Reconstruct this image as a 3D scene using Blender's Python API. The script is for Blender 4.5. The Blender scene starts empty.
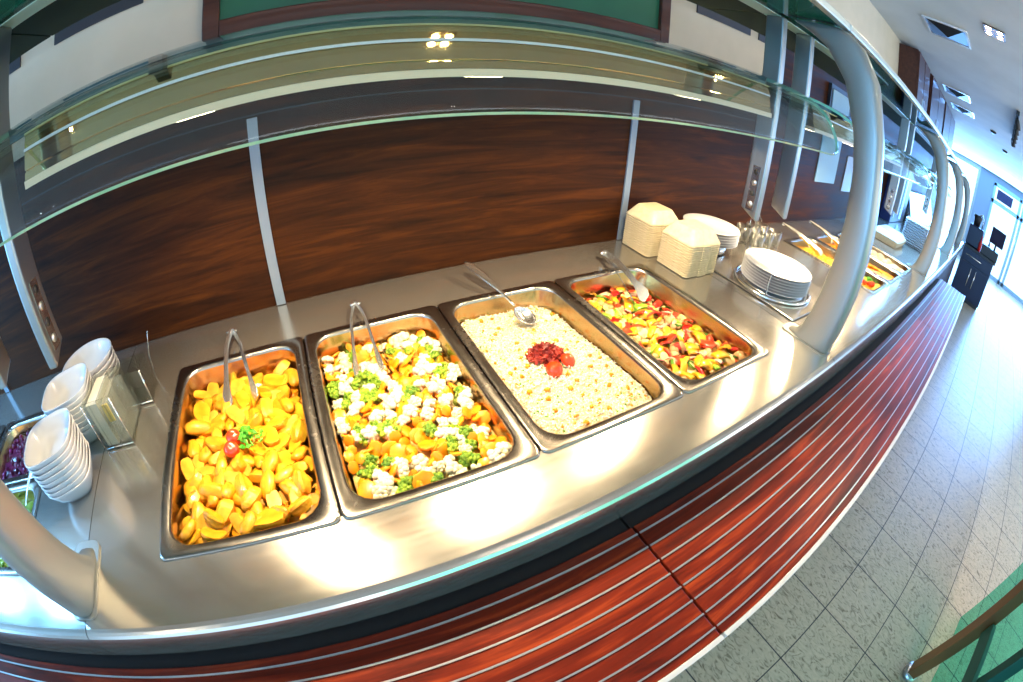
import bpy, bmesh, math, random
from mathutils import Vector, Matrix, Euler, noise
PI=math.pi
random.seed(7)
S=bpy.context.scene; COL=S.collection
H0=0.9        # worktop height above the floor; everything below is measured from the worktop top

# ------------------------------------------------------------------ camera (15 mm diagonal fisheye)
cam=bpy.data.cameras.new('camera'); camo=bpy.data.objects.new('camera',cam); COL.objects.link(camo)
cam.type='PANO'; cam.panorama_type='FISHEYE_EQUISOLID'
cam.sensor_fit='HORIZONTAL'; cam.sensor_width=36.0; cam.sensor_height=24.0
cam.fisheye_lens=447.46/1023*36.0; cam.fisheye_fov=math.radians(200)
cam.clip_start=0.01; cam.clip_end=200
camo.location=(0.38975,-0.92166,0.55838); camo.rotation_euler=(0.964037,-0.038294,-0.474065)
S.camera=camo
# ------------------------------------------------------------------ view, world, light
S.view_settings.view_transform='Standard'; S.view_settings.look='None'
S.view_settings.gamma=1; S.view_settings.use_curve_mapping=False
S.view_settings.exposure=0.15
try:
    S.cycles.use_denoising=True; S.cycles.denoiser='OPENIMAGEDENOISE'
    S.cycles.max_bounces=8; S.cycles.diffuse_bounces=3; S.cycles.glossy_bounces=4
    S.cycles.transmission_bounces=6; S.cycles.transparent_max_bounces=16
    S.cycles.sample_clamp_indirect=6; S.cycles.caustics_reflective=False; S.cycles.caustics_refractive=False
except Exception: pass
W=bpy.data.worlds.new('sky'); S.world=W; W.use_nodes=True
bgn=W.node_tree.nodes['Background']; bgn.inputs[0].default_value=(0.50,0.74,1.0,1); bgn.inputs[1].default_value=2.6
def area(name,loc,rot,sx,sy,power,col,spread=None):
    l=bpy.data.lights.new(name,'AREA'); l.shape='RECTANGLE'; l.size=sx; l.size_y=sy; l.energy=power; l.color=col
    if spread: l.spread=spread
    o=bpy.data.objects.new(name,l); o.location=loc; o.rotation_euler=rot; COL.objects.link(o); return o
# daylight entering by the end and left windows, plus a warm fill
area('daylight_end_windows',(13.6,-1.5,0.6),(0,math.radians(104),0),2.2,6,1000,(0.15,0.42,1.0))
area('daylight_left_windows',(-4.9,-1.5,0.5),(0,math.radians(-90),0),2.0,4.5,260,(0.12,0.48,1.0))
area('street_side_warm_fill',(4.0,-5.9,0.4),(math.radians(90),0,0),9,1.9,125,(1.0,0.86,0.68))  # unseen warm fill, added to raise the ambient light

# ------------------------------------------------------------------ materials
def mat(name,col,rough=0.5,metal=0.0,spec=0.5,emit=None,estr=0,coat=0.0,alpha=1.0,sss=0.0):
    m=bpy.data.materials.new(name); m.use_nodes=True; b=m.node_tree.nodes['Principled BSDF']
    b.inputs['Base Color'].default_value=(*col,1); b.inputs['Roughness'].default_value=rough
    b.inputs['Metallic'].default_value=metal; b.inputs['Specular IOR Level'].default_value=spec
    b.inputs['Coat Weight'].default_value=coat; b.inputs['Alpha'].default_value=alpha
    if sss: b.inputs['Subsurface Weight'].default_value=sss; b.inputs['Subsurface Scale'].default_value=0.01
    if emit: b.inputs['Emission Color'].default_value=(*emit,1); b.inputs['Emission Strength'].default_value=estr
    return m
def N(m,t,**k):
    n=m.node_tree.nodes.new(t)
    for a,v in k.items():
        if a in n.inputs: n.inputs[a].default_value=v
        else: setattr(n,a,v)
    return n
def L(m,a,b): m.node_tree.links.new(a,b)
def ramp(m,src,stops):
    r=m.node_tree.nodes.new('ShaderNodeValToRGB'); e=r.color_ramp.elements
    while len(e)<len(stops): e.new(0.5)
    for i,(p,c) in enumerate(stops): e[i].position=p; e[i].color=(*c,1)
    L(m,src,r.inputs[0]); return r
def P(m): return m.node_tree.nodes['Principled BSDF']
def coords(m,scale=(1,1,1),loc=(0,0,0),which='Object'):
    tc=N(m,'ShaderNodeTexCoord'); mp=N(m,'ShaderNodeMapping'); mp.inputs['Scale'].default_value=scale; mp.inputs['Location'].default_value=loc
    L(m,tc.outputs[which],mp.inputs[0]); return mp.outputs[0]
def noisy(name,c1,c2,scale=20,rough=0.5,bump=0.0,metal=0.0,spec=0.5,stretch=(1,1,1),coat=0,sss=0,perobj=0.0,detail=4):
    m=mat(name,c1,rough,metal,spec,coat=coat,sss=sss); v=coords(m,stretch)
    n=N(m,'ShaderNodeTexNoise'); n.inputs['Scale'].default_value=scale; n.inputs['Detail'].default_value=detail; L(m,v,n.inputs[0])
    r=ramp(m,n.outputs[0],[(0.35,c1),(0.65,c2)]); out=r.outputs[0]
    if perobj:
        oi=N(m,'ShaderNodeObjectInfo'); hs=N(m,'ShaderNodeHueSaturation'); mr=N(m,'ShaderNodeMapRange')
        mr.inputs['To Min'].default_value=1-perobj; mr.inputs['To Max'].default_value=1+perobj
        L(m,oi.outputs['Random'],mr.inputs[0]); L(m,mr.outputs[0],hs.inputs['Value']); L(m,out,hs.inputs['Color']); out=hs.outputs[0]
        mr2=N(m,'ShaderNodeMapRange'); mr2.inputs['To Min'].default_value=0.5+perobj*0.045; mr2.inputs['To Max'].default_value=0.5-perobj*0.06
        L(m,oi.outputs['Random'],mr2.inputs[0]); L(m,mr2.outputs[0],hs.inputs['Hue'])
    L(m,out,P(m).inputs['Base Color'])
    if bump:
        b=N(m,'ShaderNodeBump'); b.inputs['Strength'].default_value=bump; b.inputs['Distance'].default_value=0.004
        L(m,n.outputs[0],b.inputs['Height']); L(m,b.outputs[0],P(m).inputs['Normal'])
    return m
def brushed(name,c=(0.62,0.60,0.56),rough=0.28,ax=(1,40,1),amt=0.14,met=1.0):
    m=mat(name,c,rough,1.0); v=coords(m,ax)
    n=N(m,'ShaderNodeTexNoise'); n.inputs['Scale'].default_value=9; n.inputs['Detail'].default_value=6; L(m,v,n.inputs[0])
    v2=coords(m); n2=N(m,'ShaderNodeTexNoise'); n2.inputs['Scale'].default_value=6; n2.inputs['Detail'].default_value=8; L(m,v2,n2.inputs[0])
    a=N(m,'ShaderNodeMath',operation='ADD'); L(m,n.outputs[0],a.inputs[0]); L(m,n2.outputs[0],a.inputs[1])
    r=N(m,'ShaderNodeMapRange'); r.inputs['From Min'].default_value=0.6; r.inputs['From Max'].default_value=1.4
    r.inputs['To Min'].default_value=rough-amt*0.6; r.inputs['To Max'].default_value=rough+amt; L(m,a.outputs[0],r.inputs[0]); L(m,r.outputs[0],P(m).inputs['Roughness'])
    cr=ramp(m,n2.outputs[0],[(0.3,tuple(x*0.93 for x in c)),(0.7,c)]); L(m,cr.outputs[0],P(m).inputs['Base Color'])
    P(m).inputs['Anisotropic'].default_value=0.5; P(m).inputs['Metallic'].default_value=met
    return m
def glassmat(name,tint,rough=0.02,refl=1.0,ior=1.5):
    m=bpy.data.materials.new(name); m.use_nodes=True; nt=m.node_tree; nt.nodes.clear()
    o=nt.nodes.new('ShaderNodeOutputMaterial'); t=nt.nodes.new('ShaderNodeBsdfTransparent'); g=nt.nodes.new('ShaderNodeBsdfGlossy')
    t.inputs[0].default_value=(*tint,1); g.inputs['Roughness'].default_value=rough
    f0=nt.nodes.new('ShaderNodeLayerWeight'); f0.inputs['Blend'].default_value=0.5
    pw=nt.nodes.new('ShaderNodeMath'); pw.operation='POWER'; pw.inputs[1].default_value=4.0; L(m,f0.outputs['Facing'],pw.inputs[0])
    f=nt.nodes.new('ShaderNodeMath'); f.operation='MULTIPLY_ADD'; f.inputs[1].default_value=0.75; f.inputs[2].default_value=0.045; L(m,pw.outputs[0],f.inputs[0])
    mu=nt.nodes.new('ShaderNodeMath'); mu.operation='MULTIPLY'; mu.inputs[1].default_value=refl
    x=nt.nodes.new('ShaderNodeMixShader')
    L(m,f.outputs[0],mu.inputs[0]); L(m,mu.outputs[0],x.inputs[0]); L(m,t.outputs[0],x.inputs[1]); L(m,g.outputs[0],x.inputs[2]); L(m,x.outputs[0],o.inputs[0])
    return m
def wood(name,dark,mid,light,rough=0.35,axis='x',coat=0.3):
    m=mat(name,mid,rough,coat=coat); st=(1.2,14,14) if axis=='x' else (14,14,1.2)
    v=coords(m,st); n=N(m,'ShaderNodeTexNoise'); n.inputs['Scale'].default_value=2.4; n.inputs['Detail'].default_value=9; n.inputs['Roughness'].default_value=0.62; n.inputs['Distortion'].default_value=0.6; L(m,v,n.inputs[0])
    r=ramp(m,n.outputs[0],[(0.28,dark),(0.52,mid),(0.75,light)]); L(m,r.outputs[0],P(m).inputs['Base Color']); P(m).inputs['Specular IOR Level'].default_value=0.12 if coat==0.0 and 'wall' in name else 0.3
    rr=N(m,'ShaderNodeMapRange'); rr.inputs['To Min'].default_value=rough-0.1; rr.inputs['To Max'].default_value=rough+0.15; L(m,n.outputs[0],rr.inputs[0]); L(m,rr.outputs[0],P(m).inputs['Roughness'])
    return m
M={}
M['steel']=brushed('worktop_steel',(0.56,0.535,0.49),0.18,(1,18,1),0.05,0.86)
M['steel_pan']=brushed('pan_steel',(0.66,0.63,0.58),0.22,(6,6,6),0.08)
M['housing']=mat('polished_housing',(0.56,0.38,0.17),0.035,1.0)
M['rail_cream']=mat('cream_rail',(0.88,0.66,0.42),0.4)
M['reflect_yellow']=mat('yellow_reflection',(0.85,0.78,0.35),0.4)
M['alu_strip']=mat('blue_grey_aluminium',(0.22,0.28,0.36),0.45,0.3)
M['column']=brushed('column_aluminium',(0.40,0.40,0.38),0.35,(20,20,1),0.1)
M['steel_housing']=brushed('housing_steel',(0.66,0.55,0.36),0.10,(1,6,60),0.03)
M['steel_flange']=brushed('pan_flange_steel',(0.44,0.41,0.37),0.24,(6,6,6),0.06)
M['steel_foodglow']=brushed('foodglow_pan_steel',(0.74,0.52,0.27),0.20,(6,6,6),0.08)  # warm reflection of the food put into the inner basin colour
M['chrome']=mat('chrome',(0.86,0.86,0.84),0.20,0.95)
M['alu']=mat('satin_aluminium',(0.66,0.68,0.70),0.32,0.9)
M['postgrey']=mat('post_silver_paint',(0.36,0.37,0.34),0.40,0.55,coat=0.15)
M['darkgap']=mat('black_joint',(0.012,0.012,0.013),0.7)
M['wallwood']=wood('wall_panel_wood',(0.008,0.0025,0.001),(0.036,0.010,0.002),(0.092,0.025,0.0035),0.50,'x',0.0)
M['railwood']=wood('rail_wood',(0.022,0.003,0.0015),(0.19,0.016,0.003),(0.52,0.070,0.010),0.30,'x',0.0)
M['frame']=wood('board_frame_wood',(0.035,0.009,0.004),(0.07,0.018,0.008),(0.10,0.03,0.012),0.45)
M['cladding']=wood('counter_cladding_wood',(0.015,0.006,0.004),(0.04,0.014,0.007),(0.07,0.02,0.01),0.5)
M['board']=noisy('green_board',(0.004,0.09,0.045),(0.008,0.13,0.06),3,0.5)
M['cream']=noisy('cream_plaster',(0.62,0.55,0.42),(0.66,0.58,0.45),8,0.9)
M['plainwall']=noisy('white_plaster',(0.60,0.61,0.60),(0.66,0.67,0.66),8,0.9)
M['ceil']=noisy('ceiling_paint',(0.62,0.64,0.64),(0.68,0.70,0.70),3,0.9)
M['tealdark']=mat('dark_teal_panel',(0.012,0.030,0.022),0.7,spec=0.2)
M['beam']=mat('pale_green_glass_beam',(0.60,0.95,0.80),0.3,coat=0.4)
M['trimpale']=mat('pale_trim',(0.62,0.65,0.58),0.35,0.5)
M['glass']=glassmat('clear_glass',(0.93,0.975,0.955))
M['glass_canopy']=glassmat('green_canopy_glass',(0.10,0.33,0.27),0.03)
M['glass_green']=glassmat('green_barrier_glass',(0.42,0.86,0.74),0.03)
M['glass_win']=glassmat('window_glass',(0.95,0.98,1.0))
M['edge']=mat('glass_edge_teal',(0.40,0.98,0.68),0.3,coat=0.5)  # glow of light carried inside the glass, put into the pale green
M['edge_dark']=mat('glass_edge_dark',(0.003,0.085,0.10),0.12,coat=0.8)
M['white']=noisy('white_porcelain',(0.70,0.71,0.72),(0.75,0.76,0.77),4,0.22,coat=0.4)
M['foam']=noisy('cream_foam',(0.68,0.56,0.33),(0.74,0.62,0.40),60,0.75)
M['napkin_white']=mat('frosted_insert',(.66,.68,.60),.5,alpha=.30)
M['acrylic']=glassmat('acrylic',(0.93,0.95,0.93),0.15,2.2)
M['tumbler']=glassmat('tumbler_glass',(0.93,0.94,0.92),0.30,1.6)
M['black']=mat('black_plastic',(0.02,0.02,0.022),0.4)
M['navy']=mat('navy_laminate',(0.006,0.010,0.05),0.35)
M['bulb']=mat('bulb',(1,1,1),0.3,emit=(1.0,0.86,0.62),estr=420)
M['added_blue_lens']=mat('blue_cast_lens',(0.6,0.8,1.0),0.3,emit=(0.30,0.65,1.0),estr=22)  # made-up blue lamp lens, added for a blue cast on the worktop
M['heatlens']=mat('heat_lamp_lens',(1,0.9,0.7),0.3,emit=(1.0,0.80,0.50),estr=22)
M['red']=mat('red_plastic',(0.6,0.02,0.02),0.3)
M['paper']=mat('pale_blue_notice',(0.30,0.50,0.62),0.5)
M['paper2']=mat('grey_notice',(0.42,0.44,0.45),0.5)
M['vent']=mat('vent_grille',(0.16,0.22,0.28),0.4,0.5)
M['slot']=mat('dark_slot',(0.012,0.012,0.02),0.5)
M['brownmetal']=mat('brown_metal',(0.20,0.11,0.045),0.35,0.4)
M['greenmetal']=mat('green_metal',(0.02,0.10,0.08),0.35,0.3)
# food
M['potato']=noisy('potato_skin',(0.68,0.27,0.003),(0.84,0.45,0.024),30,0.38,0.5,sss=0.05,perobj=0.20,coat=0.15)
M['potato_fill']=noisy('potato_under',(0.62,0.24,0.02),(0.72,0.36,0.04),30,0.5,0.4)
M['cauli']=noisy('cauliflower',(0.76,0.68,0.42),(0.88,0.82,0.62),60,0.6,0.3,perobj=0.05)
M['stalk']=mat('broccoli_stalk',(0.45,0.62,0.13),0.5)
M['broc']=noisy('broccoli_head',(0.06,0.20,0.006),(0.34,0.48,0.03),110,0.6,0.8,perobj=0.2)
M['carrot']=noisy('carrot',(0.84,0.24,0.003),(0.90,0.38,0.008),30,0.35,0.1,perobj=0.12,coat=0.2)
M['veg_fill']=noisy('vegetable_bed',(0.80,0.28,0.02),(0.72,0.62,0.22),28,0.6,0.6)
M['rice']=noisy('rice_grain',(0.93,0.89,0.74),(0.97,0.95,0.87),50,0.55)
M['ricebed']=noisy('rice_bed',(0.72,0.58,0.30),(0.84,0.74,0.48),60,0.7,0.6)
M['corn']=mat('corn_yellow',(0.85,0.60,0.08),0.45)
M['herb']=noisy('parsley',(0.05,0.36,0.02),(0.16,0.55,0.04),80,0.5,0.3)
M['tomato']=mat('tomato_skin',(0.82,0.045,0.008),0.16,coat=0.6)
M['lollo']=noisy('red_lettuce',(0.13,0.008,0.008),(0.36,0.03,0.015),70,0.45,0.3)
M['rpepper']=noisy('red_pepper',(0.50,0.015,0.004),(0.68,0.07,0.010),14,0.28,0.1,perobj=0.15,coat=0.3)
M['ypepper']=noisy('yellow_pepper',(0.74,0.32,0.008),(0.84,0.46,0.02),14,0.28,0.1,perobj=0.12,coat=0.3)
M['gpepper']=noisy('green_pepper',(0.22,0.46,0.02),(0.36,0.58,0.05),14,0.3,0.1,perobj=0.12,coat=0.3)
M['zuc']=noisy('courgette_flesh',(0.62,0.50,0.18),(0.76,0.68,0.34),40,0.45,0.2,perobj=0.08)
M['zucrim']=mat('courgette_skin',(0.10,0.26,0.02),0.35)
M['onion']=noisy('onion',(0.55,0.28,0.20),(0.72,0.50,0.34),20,0.35,0.1,perobj=0.12)
M['onionrim']=mat('onion_skin',(0.42,0.06,0.12),0.4)
M['mush']=noisy('mushroom',(0.45,0.24,0.09),(0.66,0.42,0.20),30,0.5,0.3,perobj=0.15)
M['roast_fill']=noisy('roast_bed',(0.42,0.10,0.02),(0.55,0.30,0.04),24,0.5,0.6)
M['beet']=noisy('beetroot',(0.07,0.003,0.025),(0.17,0.01,0.06),50,0.35,0.4,perobj=0.2)
M['pickle']=noisy('pickle',(0.22,0.30,0.02),(0.42,0.48,0.06),40,0.35,0.3,perobj=0.15)
M['cornfill']=noisy('sweetcorn',(0.85,0.45,0.02),(0.92,0.62,0.06),90,0.4,0.8)
M['stew']=noisy('orange_stew',(0.75,0.25,0.02),(0.85,0.42,0.05),30,0.4,0.5)
M['creamfood']=noisy('dumpling',(0.80,0.62,0.32),(0.88,0.76,0.50),40,0.5,0.3,perobj=0.06)

# ------------------------------------------------------------------ mesh helpers
class MB:
    def __init__(s): s.v=[]; s.f=[]; s.mi=[]; s.sm=[]
    def add(s,vs,fs,mi=0,sm=False):
        o=len(s.v); s.v+= [tuple(v) for v in vs]; s.f+=[[o+i for i in f] for f in fs]; s.mi+=[mi]*len(fs); s.sm+=[sm]*len(fs); return s
    def box(s,x0,x1,y0,y1,z0,z1,mi=0):
        vs=[(x,y,z) for z in (z0,z1) for y in (y0,y1) for x in (x0,x1)]
        return s.add(vs,[(0,2,3,1),(4,5,7,6),(0,1,5,4),(2,6,7,3),(0,4,6,2),(1,3,7,5)],mi)
    def obox(s,c,ax,ay,az,mi=0):
        c,ax,ay,az=map(Vector,(c,ax,ay,az))
        vs=[c+sx*ax+sy*ay+sz*az for sz in(-1,1) for sy in(-1,1) for sx in(-1,1)]
        return s.add(vs,[(0,2,3,1),(4,5,7,6),(0,1,5,4),(2,6,7,3),(0,4,6,2),(1,3,7,5)],mi)
    def loft(s,rings,closed=True,caps=True,mi=0,sm=True):
        n=len(rings[0]); vs=[p for r in rings for p in r]; fs=[]
        for k in range(len(rings)-1):
            for i in range(n if closed else n-1):
                j=(i+1)%n; fs.append((k*n+i,k*n+j,(k+1)*n+j,(k+1)*n+i))
        if caps and closed: fs.append(tuple(range(n-1,-1,-1))); fs.append(tuple((len(rings)-1)*n+i for i in range(n)))
        return s.add(vs,fs,mi,sm)
    def tube(s,path,r,n=8,mi=0,flat=1.0,up=(0,0,1)):
        path=[Vector(p) for p in path]; rings=[]
        for i,p in enumerate(path):
            t=(path[min(i+1,len(path)-1)]-path[max(i-1,0)]).normalized(); u=Vector(up)
            if abs(t.dot(u))>0.95: u=Vector((1,0,0))
            a=t.cross(u).normalized(); b=a.cross(t).normalized(); rr=r[i] if isinstance(r,(list,tuple)) else r
            rings.append([p+a*math.cos(2*PI*k/n)*rr+b*math.sin(2*PI*k/n)*rr*flat for k in range(n)])
        return s.loft(rings,mi=mi)
    def lathe(s,prof,c=(0,0,0),n=32,mi=0,shape=None,closed=False):
        rings=[]
        for r,z in prof:
            ring=[]
            for k in range(n):
                a=2*PI*k/n; q=shape(a) if shape else 1.0
                ring.append((c[0]+r*q*math.cos(a),c[1]+r*q*math.sin(a),c[2]+z))
            rings.append(ring)
        return s.loft(rings,caps=False if closed else True,mi=mi)
    def ball(s,c,r,nu=8,nv=5,mi=0,jit=0,rng=random):
        rings=[]; c=Vector(c); rx,ry,rz=r if isinstance(r,(tuple,list)) else (r,r,r)
        for j in range(nv+1):
            t=PI*(j+0.001)/(nv+0.002) if 0<j<nv else (0.12 if j==0 else PI-0.12)
            rings.append([c+Vector((rx*math.sin(t)*math.cos(2*PI*k/nu),ry*math.sin(t)*math.sin(2*PI*k/nu),rz*math.cos(t)))*(1+rng.uniform(-jit,jit)) for k in range(nu)])
        return s.loft(rings,mi=mi)
    def mesh(s,name,mats):
        me=bpy.data.meshes.new(name); me.from_pydata(s.v,[],s.f); me.update()
        for m in (mats if isinstance(mats,(list,tuple)) else [mats]): me.materials.append(M[m] if isinstance(m,str) else m)
        me.polygons.foreach_set('material_index',s.mi); me.polygons.foreach_set('use_smooth',s.sm)
        bm=bmesh.new(); bm.from_mesh(me); bmesh.ops.recalc_face_normals(bm,faces=bm.faces); bm.to_mesh(me); bm.free()
        return me
    def build(s,name,mats,parent=None,bevel=0,seg=2):
        o=bpy.data.objects.new(name,s.mesh(name,mats)); COL.objects.link(o)
        if parent: o.parent=parent
        if bevel:
            b=o.modifiers.new('bevel','BEVEL'); b.width=bevel; b.segments=seg; b.limit_method='ANGLE'; b.angle_limit=math.radians(40); b.harden_normals=False
        return o
def tag(o,label=None,cat=None,group=None,kind=None):
    if label: o['label']=label
    if cat: o['category']=cat
    if group: o['group']=group
    if kind: o['kind']=kind
    return o
def struct(o,label=None): o['kind']='structure'; return o
def empty(name,loc=(0,0,0),rz=0):
    o=bpy.data.objects.new(name,None); o.location=loc; o.rotation_euler=(0,0,rz); o.empty_display_size=0.05; COL.objects.link(o); return o
def copy_tree(o,parent=None):
    c=o.copy(); COL.objects.link(c); c.parent=parent
    for ch in [x for x in bpy.data.objects if x.parent==o]: copy_tree(ch,c)
    return c
def rrect(x0,x1,y0,y1,r,z,n=5):
    pts=[]
    for cx,cy,a0 in ((x1-r,y1-r,0),(x0+r,y1-r,PI/2),(x0+r,y0+r,PI),(x1-r,y0+r,1.5*PI)):
        for k in range(n+1):
            a=a0+PI/2*k/n; pts.append((cx+r*math.cos(a),cy+r*math.sin(a),z))
    return pts

# ------------------------------------------------------------------ room shell
XW0,XW1,YF,YB,CZ=-5.0,14.0,-6.0,0.211,1.75
fm=mat('floor_tiles',(0.4,0.4,0.4),0.35)
v=coords(fm)
sx=N(fm,'ShaderNodeSeparateXYZ'); L(fm,v,sx.inputs[0])
def modline(sock,off,pitch,w):
    a=N(fm,'ShaderNodeMath',operation='SUBTRACT'); L(fm,sock,a.inputs[0]); a.inputs[1].default_value=off
    b=N(fm,'ShaderNodeMath',operation='DIVIDE'); L(fm,a.outputs[0],b.inputs[0]); b.inputs[1].default_value=pitch
    c=N(fm,'ShaderNodeMath',operation='FRACT'); L(fm,b.outputs[0],c.inputs[0])
    d=N(fm,'ShaderNodeMath',operation='SUBTRACT'); L(fm,c.outputs[0],d.inputs[0]); d.inputs[1].default_value=0.5
    e=N(fm,'ShaderNodeMath',operation='ABSOLUTE'); L(fm,d.outputs[0],e.inputs[0])
    g=N(fm,'ShaderNodeMath',operation='GREATER_THAN'); L(fm,e.outputs[0],g.inputs[0]); g.inputs[1].default_value=0.5-w/pitch; return g.outputs[0]
l1=modline(sx.outputs[0],1.374,0.3127,0.0028); l2=modline(sx.outputs[1],-1.208,0.315,0.0028)
mx=N(fm,'ShaderNodeMath',operation='MAXIMUM'); L(fm,l1,mx.inputs[0]); L(fm,l2,mx.inputs[1])
n1=N(fm,'ShaderNodeTexNoise'); n1.inputs['Scale'].default_value=26; n1.inputs['Detail'].default_value=7; n1.inputs['Distortion'].default_value=2.2
v3=coords(fm,(1.6,0.7,1)); L(fm,v3,n1.inputs[0])
cr=ramp(fm,n1.outputs[0],[(0.30,(0.22,0.16,0.09)),(0.46,(0.56,0.45,0.31)),(0.7,(0.68,0.55,0.38))])
mixc=N(fm,'ShaderNodeMix',data_type='RGBA'); L(fm,mx.outputs[0],mixc.inputs[0]); L(fm,cr.outputs[0],mixc.inputs[6]); mixc.inputs[7].default_value=(0.05,0.042,0.04,1)
L(fm,mixc.outputs[2],P(fm).inputs['Base Color'])
bp=N(fm,'ShaderNodeBump'); bp.inputs['Strength'].default_value=0.5; bp.inputs['Distance'].default_value=0.004; L(fm,n1.outputs[0],bp.inputs['Height']); L(fm,bp.outputs[0],P(fm).inputs['Normal'])
struct(MB().box(XW0-.1,XW1+.1,YF-.1,4.1,-H0-.06,-H0).build('floor',fm))
struct(MB().box(XW0-.1,XW1+.1,YF-.1,4.1,CZ,CZ+.06).build('ceiling','ceil'))
# wall behind the counter: cream plaster, runs to x=9.4
struct(MB().box(XW0,9.4,YB,YB+.12,-H0,CZ).build('wall_back','cream'))
struct(MB().box(9.3,9.4,YB+.12,4.0,-H0,CZ).build('wall_return','plainwall'))
struct(MB().box(XW0,XW1,4.0,4.1,-H0,CZ).build('wall_rear','plainwall'))
# camera-side wall with long window opening
w=MB().box(XW0,XW1,YF-.1,YF,-H0,-.5).box(XW0,XW1,YF-.1,YF,1.4,CZ)
for x in (-5.0,-.8,3.4,7.6,11.8): w.box(x,x+.35,YF-.1,YF,-.5,1.4)
struct(w.build('wall_front','plainwall'))
w=MB().box(XW0-.1,XW0,YF,4.0,-H0,-.5).box(XW0-.1,XW0,YF,4.0,1.5,CZ).box(XW0-.1,XW0,YF,-3.8,-.5,1.5).box(XW0-.1,XW0,.8,4.0,-.5,1.5)
struct(w.build('wall_left','plainwall'))
# end wall: big window at y>-0.35, grey wall with glazed door
M['endwall']=mat('grey_blue_plaster',(.22,.25,.29),.8)
w=MB().box(XW1,XW1+.12,-.9,-.38,-H0,CZ).box(XW1,XW1+.12,-6,-4.2,-H0,CZ).box(XW1,XW1+.12,-4.2,-.9,1.55,CZ)
struct(w.build('wall_right','endwall'))
w=MB().box(XW1,XW1+.12,-.38,4.0,1.62,CZ).box(XW1,XW1+.12,-.38,4.0,-H0,-.75)
for y in (-.38,1.0,2.4,3.9): w.box(XW1,XW1+.1,y,y+.08,-.75,1.62)
o=struct(w.build('window_1','postgrey')); MB().box(XW1+.05,XW1+.056,-.38,4,-.75,1.62).build('pane','glass_win',o)
doorm=mat('door_frame_paint',(0.30,0.42,0.50),0.4,0.3)
w=MB()
for y in (-.98,-1.92,-2.06,-3.05,-3.15,-4.2): w.box(XW1-.02,XW1+.08,y,y+.08,-H0,1.55)
for z in (-.9,1.0,1.47): w.box(XW1-.02,XW1+.08,-4.2,-.9,z,z+.1)
o=struct(w.build('door_1',doorm)); MB().box(XW1+.03,XW1+.036,-4.2,-.9,-.8,1.55).build('pane','glass_win',o)
MB().tube([(XW1-.08,-1.98,-.1),(XW1-.08,-1.98,.5)],.015).build('door_handle','chrome',o)
o=MB().box(XW1-.04,XW1-.003,-1.6,-1.05,1.15,1.42).build('door_sign','navy'); tag(o,'dark blue sign panel above the glazed door at the far end','sign')

# brown panelling behind the worktop
o=MB().box(XW0,2.36,YB-.018,YB-.001,.0,.64).build('trim_1','wallwood'); struct(o)
o=MB().box(2.36,9.3,YB-.018,YB-.001,.0,1.02).build('trim_2','wallwood'); struct(o)
o=MB().box(2.36,9.3,YB-.03,YB-.001,1.02,1.06).build('trim_3','alu'); struct(o)
k=4
for x in (-1.95,-.845,.288,1.417):
    o=MB().box(x-.013,x+.013,YB-.024,YB-.018,0.002,.507).build('trim_%d'%k,'alu_strip'); struct(o); k+=1
# thin reveal line on the panelling
o=MB().box(XW0,2.36,YB-.0205,YB-.018,.512,.516).build('trim_%d'%k,'slot'); struct(o)
# slots in the plaster
for i,(x0,x1) in enumerate([(-1.2,-.42),(-.285,.0),(1.70,2.06),(2.13,2.34)]):
    s=MB().box(x0,x1,YB-.006,YB+.0,.90,.935).build('wall_slot_vent','slot')
    tag(s,['dark slot vent in the cream wall, beyond the grey corner column','dark slot vent in the cream wall beside the green board','blue-black slot vent in the cream wall near the hanging column','short slot vent in the cream wall between two hanging columns'][i],'vent','slot vents in the cream wall')
# green board with brown frame
b=empty('green_board',(0.85,YB-.0,.75)); tag(b,'green chalkboard in a dark brown frame on the cream wall','board')
b.location=(0,0,0)
MB().box(.215,1.487,YB-.02,YB-.001,.775,1.45).build('board_surface','board',b)
MB().box(.172,.215,YB-.035,YB-.001,.728,1.5).box(1.487,1.53,YB-.035,YB-.001,.728,1.5).box(.215,1.487,YB-.035,YB-.001,.728,.775).box(.215,1.487,YB-.035,YB-.001,1.45,1.5).build('frame','frame',b,.003)
# notices on the brown panelling past the first post
pic=empty('framed_picture',(0,0,0)); tag(pic,'small light blue picture in a dark frame on brown panelling','picture')
MB().box(2.93,3.30,YB-.04,YB-.019,.66,.88).build('frame','black',pic); MB().box(2.96,3.27,YB-.045,YB-.04,.70,.85).build('print','paper',pic)
tag(MB().box(2.94,3.28,YB-.024,YB-.0185,.255,.56).build('notice','paper'),'pale blue notice sheet on the brown panelling under the picture','notice')
tag(MB().box(3.46,3.66,YB-.024,YB-.0185,.21,.47).build('notice','paper2'),'grey notice sheet on brown panelling right behind the big post','notice')
o=empty('wall_shelf',(0,0,0)); tag(o,'white wall shelf below the blue picture','shelf')
MB().box(2.98,3.9,YB-.12,YB-.019,.60,.615).build('board_panel','white',o)
for x in (3.05,3.3): MB().tube([(x,YB-.03,.60),(x,YB-.09,.565),(x,YB-.02,.55)],.008).build('hook','black',o)
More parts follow.
